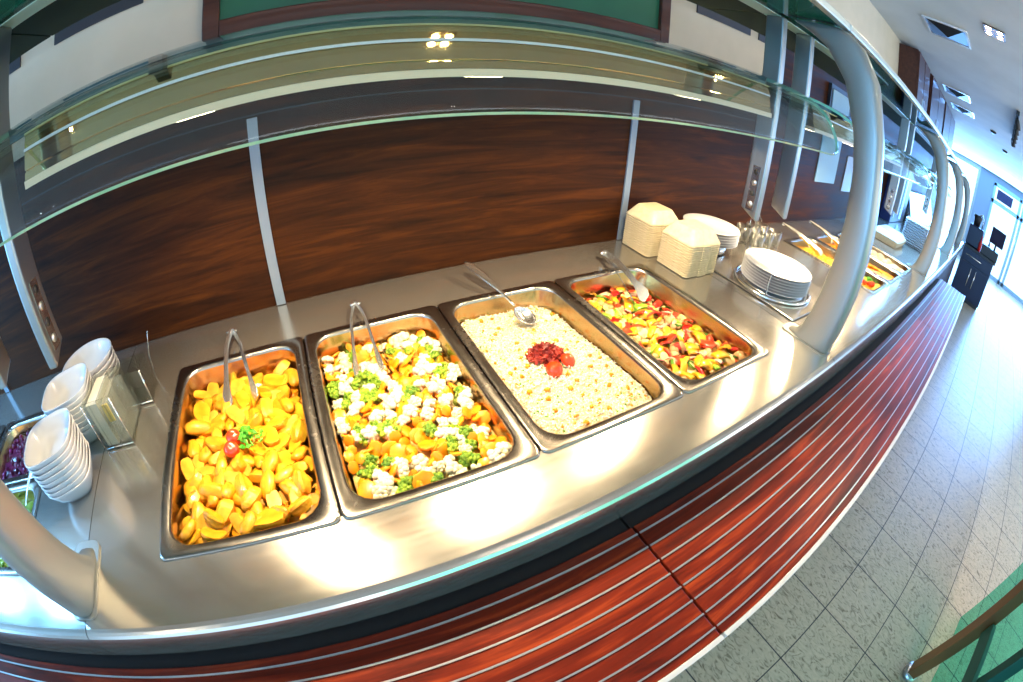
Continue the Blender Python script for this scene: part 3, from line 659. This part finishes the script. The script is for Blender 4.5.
hm=MB().lathe([(.001,.012),(.006,.0105),(.011,.006),(.0135,0),(.012,-.003),(.001,-.004)],n=20).mesh('tomato_half',['tomato'])
put(hm,'tomato_half',.826,-.318,zr(.826,-.318)+.008,(.5,-.1,0),1.45,'halved cherry tomato on the rice, in front of the red lettuce','tomato','tomato halves on the rice')
put(hm,'tomato_half',.872,-.300,zr(.872,-.300)+.008,(.3,.4,0),1.35,'halved cherry tomato on the rice, to the side of the red lettuce','tomato','tomato halves on the rice')
# --- roasted vegetables
def chip(w,l,t,curve,mats,rng,rim=False):
    m=MB(); n=7; vs=[]
    for s in (0,1):
        for j in range(n):
            for i in range(5):
                u=i/4-.5; q=j/(n-1)-.5; wv=w*(1-.25*abs(q))
                vs.append((u*wv+rng.uniform(-.0005,.0005),q*l+rng.uniform(-.0006,.0006),curve*(.25-q*q)*4*l*.14+t*s+curve*(.25-u*u)*w*.35+rng.uniform(-.0004,.0004)))
    k=n*5; fs=[];fe=[]
    for j in range(n-1):
        for i in range(4):
            a=j*5+i; fs.append((a,a+1,a+6,a+5)); fs.append((k+a,k+a+1,k+a+6,k+a+5))
    ring=[i for i in range(5)]+[j*5+4 for j in range(1,n)]+[(n-1)*5+i for i in range(3,-1,-1)]+[j*5 for j in range(n-2,0,-1)]
    for q in range(len(ring)): a,b2=ring[q],ring[(q+1)%len(ring)]; fe.append((a,b2,k+b2,k+a))
    m.add(vs,fs,0,True); o=len(m.v)-len(vs); m.f+=[[o+i for i in f] for f in fe]; m.mi+=[1 if rim else 0]*len(fe); m.sm+=[False]*len(fe)
    return m.mesh('chip',mats)
def slicem(r,t,mats):
    m=MB(); n=20; pr=[(.001,-t),(r*.93,-t),(r,-t*.7),(r,t*.7),(r*.93,t),(.001,t)]
    m.lathe(pr,n=n)
    for p in range(len(m.mi)): m.mi[p]=0
    # the rim faces take the skin material
    for p,f in enumerate(m.f):
        if len(f)==4:
            rr=[math.hypot(m.v[i][0],m.v[i][1]) for i in f]
            if min(rr)>r*.9: m.mi[p]=1
    return m.mesh('slice',mats)
rp=[chip(.019,.026,.003,1,['rpepper'],R),chip(.015,.034,.003,1.2,['rpepper'],R),chip(.024,.02,.003,.7,['rpepper'],R)]
yp=[chip(.019,.028,.003,1,['ypepper'],R),chip(.014,.034,.003,1.1,['ypepper'],R)]
gp=[chip(.017,.030,.003,1,['gpepper'],R),chip(.012,.03,.003,1.2,['gpepper'],R)]
zu=[slicem(.0135,.0028,['zuc','zucrim']),slicem(.0115,.003,['zuc','zucrim'])]
on=[chip(.007,.032,.0016,1.5,['onion','onionrim'],R,True),chip(.012,.024,.0018,1.2,['onion','onionrim'],R,True)]
mu=[]
for _ in range(3): q=MB(); q.ball((0,0,0),(.011,.0085,.006),9,5,0,.2,R); mu.append(q.mesh('mushroom',['mush']))
b=insidexy(PX[3],mg=.032); bi=(b[0]+.005,b[1]-.005,b[2]+.006,b[3]-.009)
zq=lambda x,y:-.060+.036*(-y/.53)+.006*noise.noise(Vector((x*14,y*14,13)))*1.5-.014*max(0,(x-1.22)/.08)
bed('roast_bed',b,lambda x,y:zq(x,y)-.012,'roast_fill','lower layer of oily roasted vegetables in the fourth pan','vegetables',amp=.006,seed=8)
kinds=[('red_pepper_piece',rp,'red pepper','red'),('yellow_pepper_piece',yp,'yellow pepper','yellow'),('courgette_slice',zu,'courgette','pale green-rimmed'),('onion_strip',on,'onion','pinkish'),('mushroom_piece',mu,'mushroom','brown'),('green_pepper_piece',gp,'green pepper','green')]
for k,(x,y) in enumerate(scatter(bi,320,.0125,R,60)):
    nm,ms,ct,cw=R.choices(kinds,[28,28,26,16,40,7])[0]
    put(R.choice(ms),nm,x,y,zq(x,y)+R.uniform(-.002,.008),(R.uniform(-.7,.7),R.uniform(-.7,.7),R.uniform(0,6.28)),R.choice((.6,.8,.95,1.1,1.3,1.5)),'%s roasted %s piece in the fourth food pan'%(cw,ct),ct,ct+' pieces in the roasted vegetable pan')
put(rp[2],'red_pepper_piece',1.235,-.405,zq(1.235,-.405)+.012,(-.1,.1,.2),1.7,'largest shiny red pepper piece, at the front of the fourth pan','red pepper',None)
put(yp[0],'yellow_pepper_piece',1.215,-.462,zq(1.2,-.46)+.012,(0,.1,1.3),1.6,'long yellow pepper piece by the front rim of the fourth pan','yellow pepper',None)
put(gp[0],'green_pepper_piece',1.205,-.175,zq(1.2,-.17)+.012,(0,.1,1.4),1.5,'bright green pepper strip under the tongs in the fourth pan','green pepper',None)

# ------------------------------------------------------------------ tongs and spoons
def tongs(hinge,t1,t2,lab,w=.006,mate='chrome'):
    h=Vector(hinge); t=empty('serving_tongs',h); tag(t,lab,'tongs','serving tongs')
    def arm(tip):
        d=Vector(tip)-h; m=MB(); rings=[]
        side=Vector((1,0,0)); n=14; off=Vector((d.x,0,0))
        bow=(1 if d.x>((Vector(t1)+Vector(t2))/2-h).x else -1)
        for k in range(n+1):
            u=k/n; c=d*u; c=Vector((d.x*u+bow*.010*math.sin(min(1,u*3)*PI/2)*(1-u)*1.2,c.y,c.z+.010*math.sin(u*PI)))
            ww=w*(1.0 if u<.72 else (1.0+1.6*(u-.72)/.28)) if u<.97 else w*1.2; tt=.0011
            W_=Vector((.62*bow,0,.78))*ww; T_=Vector((.78,0,-.62*bow))*tt; rings.append([c+T_+W_,c-T_+W_,c-T_-W_,c+T_-W_])
        m.loft(rings,sm=False); return m.build('arm',mate,t)
    arm(t1); arm(t2)
    MB().tube([(-.008,-.012,0),(-.0075,-.002,0),(-.004,.006,0),(0,.009,0),(.004,.006,0),(.0075,-.002,0),(.008,-.012,0)],.0062,8,flat=.35).build('hinge',mate,t)
tongs((.156,.066,.030),(.137,-.15,-.026),(.207,-.152,-.026),'chrome tongs stuck in the roast potatoes')
tongs((.481,.050,.030),(.437,-.165,-.026),(.494,-.168,-.026),'thin chrome tongs resting in the mixed vegetables',.004)
tongs((1.236,.062,.030),(1.197,-.150,-.030),(1.247,-.148,-.030),'wide chrome tongs resting in the roasted vegetables',.009)
def spoon(tip,bowl,lab,name='serving_spoon',big=1.0):
    A=Vector(tip); B=Vector(bowl); s=empty(name,B); tag(s,lab,'spoon'); d=A-B; n=16; m=MB(); rings=[]
    side=d.cross(Vector((0,0,1))).normalized(); up=side.cross(d).normalized()
    for k in range(n+1):
        u=k/n; c=d*(.14+.86*u); wv=(.0042+.0088*math.sin(max(0,(u-.3)/.7)*PI*.80)) if u>.3 else .0042
        if k==n: wv=.002
        rings.append([c+side*wv*math.cos(a)+up*.0016*math.sin(a)+up*.006*math.sin(u*PI) for a in [2*PI*q/10 for q in range(10)]])
    m.loft(rings).build('handle','chrome',s)
    dn=-d.normalized(); m=MB(); rings=[]
    for k in range(7):
        t=k/6; r=math.cos(t*PI/2)
        rings.append([dn*(.006+.033*big*math.cos(a)*r)+side*(.0235*big*math.sin(a)*r)+up*(-.016*big*math.sin(t*PI/2)) for a in [2*PI*q/20 for q in range(20)]])
    rings=rings[:-1]+[[p*.25+rings[-1][0]*.75 for p in rings[-2]]]
    o=m.loft(rings,caps=False).build('bowl','chrome',s); sm=o.modifiers.new('thick','SOLIDIFY'); sm.thickness=.0014; return s
spoon((.797,.105,.052),(.862,-.112,-.008),'polished serving spoon leaning in the rice')

# ------------------------------------------------------------------ left side: bowls and clear holders
def sq(p=.28): return lambda a: 1.0/((abs(math.cos(a))**(2/p)+abs(math.sin(a))**(2/p))**(p/2))
def bowlmesh(r,h,foot,shape=None,t=.0028):
    out=[(foot*.9,.0),(foot,.001),(foot+.004,.008),(foot+(r-foot)*.55,h*.42),(r*.95,h*.82),(r,h*.97),(r,h),(r-t,h),(r*.95-t,h*.82),(foot+(r-foot)*.55-t,h*.42+t*.6),(foot*.9,.006+t),(.001,.005+t)]
    m=MB(); m.lathe([(.001,.0)]+out,n=48,shape=shape); return m.mesh('bowl',['white'])
qb=bowlmesh(.0735,.050,.044,sq(.62)); rb=bowlmesh(.087,.050,.043)
def stack(me,n,x,y,z,dz,rz,nm,labt,labm,cat,grp):
    for k in range(n):
        o=bpy.data.objects.new(nm,me); COL.objects.link(o); o.location=(x+R.uniform(-.001,.001),y+R.uniform(-.001,.001),z+k*dz); o.rotation_euler=(0,0,rz+R.uniform(-.03,.03))
        tag(o,labt if k==n-1 else labm,cat,grp)
stack(qb,8,-.252,-.312,.0006,.0122,.32,'square_bowl','white square bowl on top of the front stack','white square bowl nested in the front stack','bowl','square bowls, front stack')
stack(qb,8,-.262,-.150,.0006,.0122,.30,'square_bowl','white square bowl on top of the stack between square and round bowls','white square bowl nested in the middle stack','bowl','square bowls, middle stack')
stack(rb,5,-.262,.000,.0006,.0140,0,'round_bowl','white round bowl on top of the rear stack','white round bowl nested in the rear stack','bowl','round bowls, rear stack')
def holder(x0,x1,y0,y1,h,lab,div=False,yel=False):
    c=empty('clear_holder',((x0+x1)/2,(y0+y1)/2,0)); tag(c,lab,'holder'); a,b_=(x1-x0)/2,(y1-y0)/2; t=.003
    m=MB().box(-a,a,-b_,b_,.001,.004).box(-a,-a+t,-b_,b_,.004,h).box(a-t,a,-b_,b_,.004,h).box(-a+t,a-t,-b_,-b_+t,.004,h).box(-a+t,a-t,b_-t,b_,.004,h)
    m.build('case','acrylic',c)
    if div: MB().box(-.0015,.0015,-b_+t,b_-t,.004,h*.97).build('divider','acrylic',c)
    for q in (-.5,.5): MB().box(a*q-.0012,a*q+.0012,-b_-.0022,-b_-.0002,.004,h*.98).build('rib','acrylic',c)
    for sx_ in (-1,1): MB().tube([(sx_*(a+.002),-b_-.002,.002),(sx_*(a+.002),-b_-.002,h)],.0022,6).build('corner_rod','chrome',c)
    MB().tube([(-a-.002,-b_-.002,.006),(a+.002,-b_-.002,.006)],.002,6).build('bottom_rod','chrome',c)
    if yel:
        MB().box(-a+.005,-.003,-b_+.006,b_-.006,.005,h*.92).build('napkin_block',mat('napkin',(.80,.78,.68),.8),c); MB().box(.004,a-.006,-b_+.012,b_-.006,.005,h*.84).build('napkin_block','napkin_white',c); MB().box(.006,.022,-b_+.008,-b_+.012,h*.50,h*.84).build('yellow_card',mat('yellow_card',(.75,.55,.10),.6),c)
    return c
holder(-.176,-.094,-.228,-.118,.125,'tall clear acrylic holder with napkins beside the bowls',True,True)
holder(-.150,-.062,-.102,-.030,.090,'smaller clear acrylic box behind the napkin holder')
o=MB().tube([(-.075,.0,.002),(-.07,.004,.06),(-.052,.012,.115),(-.050,.012,.118)],.0016,6).build('wire_hook','chrome'); tag(o,'thin bent wire hook standing behind the clear box','wire hook')

# salad pans
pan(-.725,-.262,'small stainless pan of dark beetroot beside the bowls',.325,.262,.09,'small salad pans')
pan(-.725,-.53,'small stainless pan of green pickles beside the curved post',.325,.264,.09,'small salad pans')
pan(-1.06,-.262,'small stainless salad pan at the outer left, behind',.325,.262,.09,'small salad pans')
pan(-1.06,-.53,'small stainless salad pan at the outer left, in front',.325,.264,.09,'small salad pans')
for x0,x1,y0,y1,mm,nm,lb in [(-.69,-.436,-.232,-.03,'beet','beetroot_salad','dark red beetroot salad in the small pan'),(-.69,-.436,-.5,-.3,'pickle','pickle_salad','green chopped pickle salad in the small pan'),(-1.03,-.77,-.232,-.03,'stew','carrot_salad','orange salad in the outer rear pan'),(-1.03,-.77,-.5,-.3,'cauli','pale_salad','pale salad in the outer front pan')]:
    bed(nm,(x0,x1,y0,y1),lambda x,y:-.032,mm,lb,'salad',amp=.009,seed=2,nx=26,ny=22)
bc=MB(); bc.ball((0,0,0),(.009,.0075,.006),7,4,0,.2,R); bc=bc.mesh('beetroot_cube',['beet'])
for x,y in scatter((-.68,-.445,-.222,-.04),70,.017,R): put(bc,'beetroot_cube',x,y,-.025+R.uniform(-.003,.004),(R.uniform(-1,1),R.uniform(-1,1),0),R.uniform(.8,1.2),'dark purple beetroot cube in the small salad pan','beetroot','beetroot cubes in the salad pan')
pc=slicem(.013,.003,['pickle','zucrim'])
for x,y in scatter((-.68,-.445,-.49,-.31),46,.02,R): put(pc,'pickle_slice',x,y,-.022+R.uniform(-.003,.004),(R.uniform(-.6,.6),R.uniform(-.6,.6),0),R.uniform(.8,1.2),'green pickle slice in the small salad pan','pickle','pickle slices in the salad pan')
s=spoon((-.40,-.21,.05),(-.475,-.36,-.012),'small dark spoon with wooden-looking bowl in the pickle pan',big=.8)
s['label']='small steel spoon lying in the pickle pan'
MB

# ------------------------------------------------------------------ middle: foam boxes, plates, glasses
def foam(n,x,y,wx,wy,dz,h,rz,labt,labm,grp):
    for k in range(n):
        top=k==n-1
        o=empty('foam_box',(x,y,k*dz+.0006),rz+R.uniform(-.015,.015)); tag(o,labt if top else labm,'foam box',grp)
        a,b_=wx/2,wy/2
        MB().loft([rrect(-a+.008,a-.008,-b_+.008,b_-.008,.012,0,3),rrect(-a,a,-b_,b_,.014,dz*.45,3),rrect(-a,a,-b_,b_,.014,dz*.72,3),rrect(-a+.004,a-.004,-b_+.004,b_-.004,.012,dz*.9,3)],sm=False).build('tray','foam',o)
        MB().box(-.02,.02,-b_-.003,-b_+.004,dz*.3,dz*.7).build('latch_tab','foam',o)
        if top:
            MB().loft([rrect(-a,a,-b_,b_,.014,dz*.92,3),rrect(-a+.004,a-.004,-b_+.004,b_-.004,.014,dz+.004,3),rrect(-a+.024,a-.024,-b_+.024,b_-.024,.012,dz+h*.9,3),rrect(-a+.028,a-.028,-b_+.028,b_-.028,.010,dz+h,3)],sm=False).build('lid','foam',o,.003)
foam(14,1.494,-.068,.156,.142,.0078,.042,.0,'cream foam takeout box with domed lid on top of the front stack','cream foam takeout box in the front stack','foam boxes, front stack')
foam(15,1.472,.096,.145,.140,.0078,.038,.0,'cream foam takeout box with domed lid on top of the rear stack','cream foam takeout box in the rear stack','foam boxes, rear stack')
def platemesh(r,h=.016,t=.003):
    m=MB(); m.lathe([(.001,0),(r*.55,0),(r*.58,.0015),(r*.66,h*.35),(r*.98,h),(r,h+.0008),(r*.985,h+t*.7),(r*.68,h*.35+t),(r*.6,t+.0008),(.001,t+.0004)],n=48); return m.mesh('plate',['white'])
pmesh=platemesh(.128,.015,.0018); psm=platemesh(.112,.014,.0018)
insert=empty('plate_dispenser',(1.775,-.26,0)); MB().box(-.199,.199,-.209,.209,.0003,.0012).build('dark_joint','darkgap',insert); tag(insert,'steel plate dispenser plate with chrome guides beside the big post','plate dispenser')
MB().box(-.195,.195,-.205,.205,.0005,.006).build('cover_plate','steel',insert,.003)
m=MB(); rings=[]
for k in range(49):
    a=2*PI*k/48; rings.append((-.04+.150*math.cos(a),-.025+.140*math.sin(a),.012))
m.tube(rings,.0055,8); m.build('base_ring','chrome',insert)
MB().lathe([(.001,.006),(.12,.006),(.12,.0105),(.001,.0105)],(-.04,-.025,0),40).build('lift_disc','chrome',insert)
for a in (math.radians(200),math.radians(272),math.radians(340),math.radians(90)):
    x,y=-.04+.1345*math.cos(a),-.025+.1345*math.sin(a); MB().box(x-.004,x+.004,y-.0015,y+.0015,.008,.088).build('guide','chrome',insert,.0008)
stack(pmesh,7,1.735,-.285,.011,.0096,0,'dinner_plate','large white plate on top of the round plate stack','large white plate within the round plate stack','plate','large plates in the dispenser')
o=MB().lathe([(.001,.0005),(.072,.0005),(.072,.038),(.066,.040),(.001,.040)],(1.712,.018,0),40).build('plate_stand','chrome'); tag(o,'round chrome stand under the small plates behind the foam boxes','stand')
stack(psm,6,1.712,.018,.041,.0098,0,'side_plate','small white plate on top of the stack behind the foam boxes','small white plate within the stack behind the foam boxes','plate','small plates behind the foam boxes')
tg=MB(); tg.lathe([(.001,.002),(.027,.002),(.029,.004),(.033,.074),(.0315,.074),(.0275,.007),(.001,.006)],n=24); tg=tg.mesh('tumbler',['tumbler'])
k=0
for i in range(3):
    for j in range(2):
        o=bpy.data.objects.new('glass_tumbler',tg); COL.objects.link(o); o.location=(1.985+.074*i,-.035+.078*j,.0); tag(o,'small clear glass tumbler in the group behind the plate stack','glass','glass tumblers behind the plates')
o=MB().tube([(2.04,.045,.001),(2.035,.05,.09),(2.045,.05,.122),(2.07,.05,.130),(2.10,.05,.118),(2.14,.05,.085)],.0028,8).build('wire_arch','chrome'); tag(o,'arched wire handle sticking up behind the glass tumblers','wire handle')

# right-hand pans (second bay)
RP=[2.30,2.635,2.97]
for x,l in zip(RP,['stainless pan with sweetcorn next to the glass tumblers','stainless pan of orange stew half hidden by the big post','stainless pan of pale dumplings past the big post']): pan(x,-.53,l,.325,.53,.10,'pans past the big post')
for x,mm,nm,l in ((2.30,'cornfill','sweetcorn','yellow sweetcorn mix in the pan by the tumblers'),(2.635,'stew','vegetable_stew','orange vegetable stew in the half hidden pan'),(2.97,'creamfood','potato_gratin','pale creamy bake under the dumplings')):
    bed(nm,(x+.03,x+.295,-.50,-.03),lambda x,y:-.045+.02*(-y/.5),mm,l,'food',amp=.006,seed=4)
rc=MB(); rc.ball((0,0,0),(.006,.005,.004),6,4,0,.1,R); rc1=rc.mesh('corn_kernel',['corn'])
for x,y in scatter((2.35,2.58,-.46,-.05),150,.012,R): put(rc1,'corn_kernel',x,y,-.042+.02*(-y/.5)+R.uniform(-.001,.003),(R.uniform(-1,1),R.uniform(-1,1),0),R.uniform(.8,1.3),'yellow corn kernel on the sweetcorn mix','corn','corn kernels in the sweetcorn pan')
put(sprig(R,50,.028),'parsley_sprig',2.53,-.43,-.018,(0,0,0),1.1,'green parsley sprig at the front of the sweetcorn pan','parsley',None)
for q,(x,y) in enumerate([(2.47,-.455),(2.50,-.462),(2.45,-.43)]): put(tm,'cherry_tomato',x,y,-.016,(.3,.2,q),1.15,'cherry tomato at the front of the sweetcorn pan','tomato','cherry tomatoes on the sweetcorn')
dm=MB(); dm.ball((0,0,0),(.030,.024,.016),12,7,0,.05,R); dm=dm.mesh('dumpling',['creamfood'])
for x,y in scatter((3.03,3.24,-.45,-.08),18,.052,R): put(dm,'dumpling',x,y,-.022,(R.uniform(-.3,.3),0,R.uniform(0,3)),1.0,'pale dumpling in the pan past the big post','dumpling','dumplings past the big post')
for x,y in scatter((2.69,2.90,-.46,-.08),30,.034,R): put(R.choice(cm),'carrot_slice',x,y,-.030,(R.uniform(-.5,.5),R.uniform(-.5,.5),0),1.5,'orange carrot slice in the stew pan','carrot slice','carrot slices in the stew')
tongs((2.405,.075,.050),(2.44,-.16,-.012),(2.475,-.16,-.012),'serving tongs with dark tip lying over the sweetcorn pan',.008)
tongs((2.75,.075,.050),(2.80,-.15,-.012),(2.83,-.15,-.012),'serving tongs with dark tip lying over the stew pan',.008)
# third bay: box, rack of square dishes, cups
o=empty('foam_box',(3.75,-.20,.0006)); tag(o,'cream lidded box on the worktop behind the dumpling pan','box')
MB().loft([rrect(-.15,.15,-.10,.10,.02,0,3),rrect(-.17,.17,-.12,.12,.02,.05,3)],sm=False).build('tray','foam',o,.002)
MB().loft([rrect(-.17,.17,-.12,.12,.02,.052,3),rrect(-.13,.13,-.08,.08,.02,.09,3)],sm=False).build('lid','white',o,.003)
for k in range(9):
    o=bpy.data.objects.new('square_dish',None); COL.objects.link(o); bpy.data.objects.remove(o)
sd=MB(); sd.loft([rrect(-.11,.11,-.10,.10,.02,0,3),rrect(-.13,.13,-.12,.12,.02,.012,3)],sm=False); sd.loft([rrect(-.125,.125,-.115,.115,.02,.0125,3),rrect(-.11,.11,-.10,.10,.02,.006,3)],sm=False); sd=sd.mesh('square_dish',['white'])
for k in range(11):
    put(sd,'square_dish',4.22,-.33,.0006+k*.0185,(0,0,.1),1.0,'white square dish on top of the tall stack past the dumplings' if k==10 else 'white square dish in the tall stack past the dumplings','dish','square dishes in the tall stack')
cup=MB().lathe([(.001,0),(.028,0),(.036,.07),(.034,.07),(.026,.004),(.001,.003)],n=20).mesh('cup',['white'])
for k in range(12): put(cup,'paper_cup',3.52,-.02,.0006+k*.016,(0,0,0),1.0,'white cup on top of the tall stack beside the big post' if k==11 else 'white cup within the tall stack beside the big post','cup','stacked white cups')
for i,(x,y) in enumerate([(4.7,-.32),(4.86,-.2),(4.6,-.42),(5.5,-.3),(5.9,-.2)]):
    o=MB().lathe([(.001,.0005),(.05,.0005),(.075,.05),(.072,.05),(.045,.006),(.001,.006)],(x,y,0),24).build('serving_dish','chrome'); tag(o,['round steel dish near the square dish stack','round steel dish behind its twin near the square dishes','round steel dish at the front of the far worktop','round steel dish on the farthest worktop, front','round steel dish on the farthest worktop, behind'][i],'dish','round steel dishes on the far worktop')

# ------------------------------------------------------------------ navy cabinet with machine beyond the rail
cb=empty('navy_cabinet',(8.3,-.94,-H0)); tag(cb,'navy blue cabinet with steel handles standing at the far end','cabinet')
MB().box(0,.75,-.34,.30,.06,.82).build('body','navy',cb,.004); MB().box(-.02,.77,-.37,.31,.82,.86).build('top','black',cb)
MB().box(.02,.73,-.32,.28,0,.06).build('plinth','black',cb)
for y0,y1 in ((-.33,-.02),(-.01,.29)):
    d=MB().box(-.018,0,y0,y1,.08,.60).build('door','navy',cb,.002); y=y1-.05 if y0<-.2 else y0+.05
    MB().tube([(-.035,y,.25),(-.035,y,.55)],.008,8).build('handle','chrome',d)
d=MB().box(-.018,0,-.33,.29,.62,.80).build('drawer','navy',cb,.002); MB().tube([(-.035,-.1,.72),(-.035,.22,.72)],.008,8).build('handle','chrome',d)
r=empty('cash_register',(8.5,-1.12,-.04)); tag(r,'dark cash register with tilted screen on the navy cabinet','cash register')
MB().box(-.15,.2,-.2,.16,.001,.16).build('body','black',r,.01); MB().obox((.0,-.10,.38),(.015,0,.004),(0,.15,0),(-.03,0,.13)).build('screen','navy',r,.004); MB().tube([(.03,-.1,.15),(.02,-.1,.30)],.02).build('stand','black',r)
r=empty('coffee_grinder',(8.55,-.77,-.04)); tag(r,'dark blue machine with pipes standing on the navy cabinet','machine')
MB().box(-.16,.16,-.16,.14,.001,.34).build('body','navy',r,.02); MB().tube([(-.1,-.1,.34),(-.1,-.1,.50),(-.02,-.05,.56),(.08,.04,.50),(.1,.08,.34)],.014).build('pipe','chrome',r); MB().lathe([(.001,.34),(.06,.34),(.10,.50),(.09,.52),(.001,.52)],(.05,.02,0),16).build('hopper','black',r)
for i,(x,y,c_) in enumerate([(8.45,-.72,'black'),(8.33,-.925,'red'),(8.9,-1.1,'black')]):
    o=MB().lathe([(.001,0),(.032,0),(.034,.14),(.013,.19),(.013,.25),(.001,.255)],(x,y,-.038),14).build('bottle',c_); tag(o,['dark bottle on the navy cabinet beside the machine','red bottle on the navy cabinet','dark bottle behind the cash register'][i],'bottle')
# glass barrier beside the walkway (bottom right of view)
gb=empty('glass_barrier',(1.8,-1.83,-H0)); tag(gb,'green glass barrier with brown upright standing on the floor tiles','barrier')
MB().box(-.035,.035,-.03,.03,.0,1.3).build('upright','brownmetal',gb,.004)
MB().lathe([(.001,0),(.05,0),(.05,.02),(.04,.03),(.001,.03)],(0,0,0),20).build('foot','alu',gb)
MB().box(-1.5,.50,-.182,-.170,.004,1.15).build('pane','glass_green',gb)
MB().box(-.9,-.05,-.03,.0,.45,.52).build('crossbar','greenmetal',gb,.004)
MB().box(-.33,-.28,-.10,-.04,.02,1.1).build('green_upright','greenmetal',gb,.004)
o=empty('red_stool',(1.52,-2.25,-H0)); tag(o,'dark red padded stool behind the glass barrier','stool')
MB().lathe([(.001,.44),(.15,.44),(.17,.46),(.17,.49),(.15,.51),(.001,.515)],(0,0,0),28).build('seat',mat('dark_red_leather',(.20,.01,.015),.4),o)
for a in range(4): MB().tube([(.11*math.cos(a*PI/2+.7),.11*math.sin(a*PI/2+.7),.44),(.16*math.cos(a*PI/2+.7),.16*math.sin(a*PI/2+.7),.0)],.012).build('leg','black',o)

# everything above was measured from the worktop: lift it so the floor is z = 0
for o in bpy.data.objects:
    if o.parent is None: o.location.z+=H0
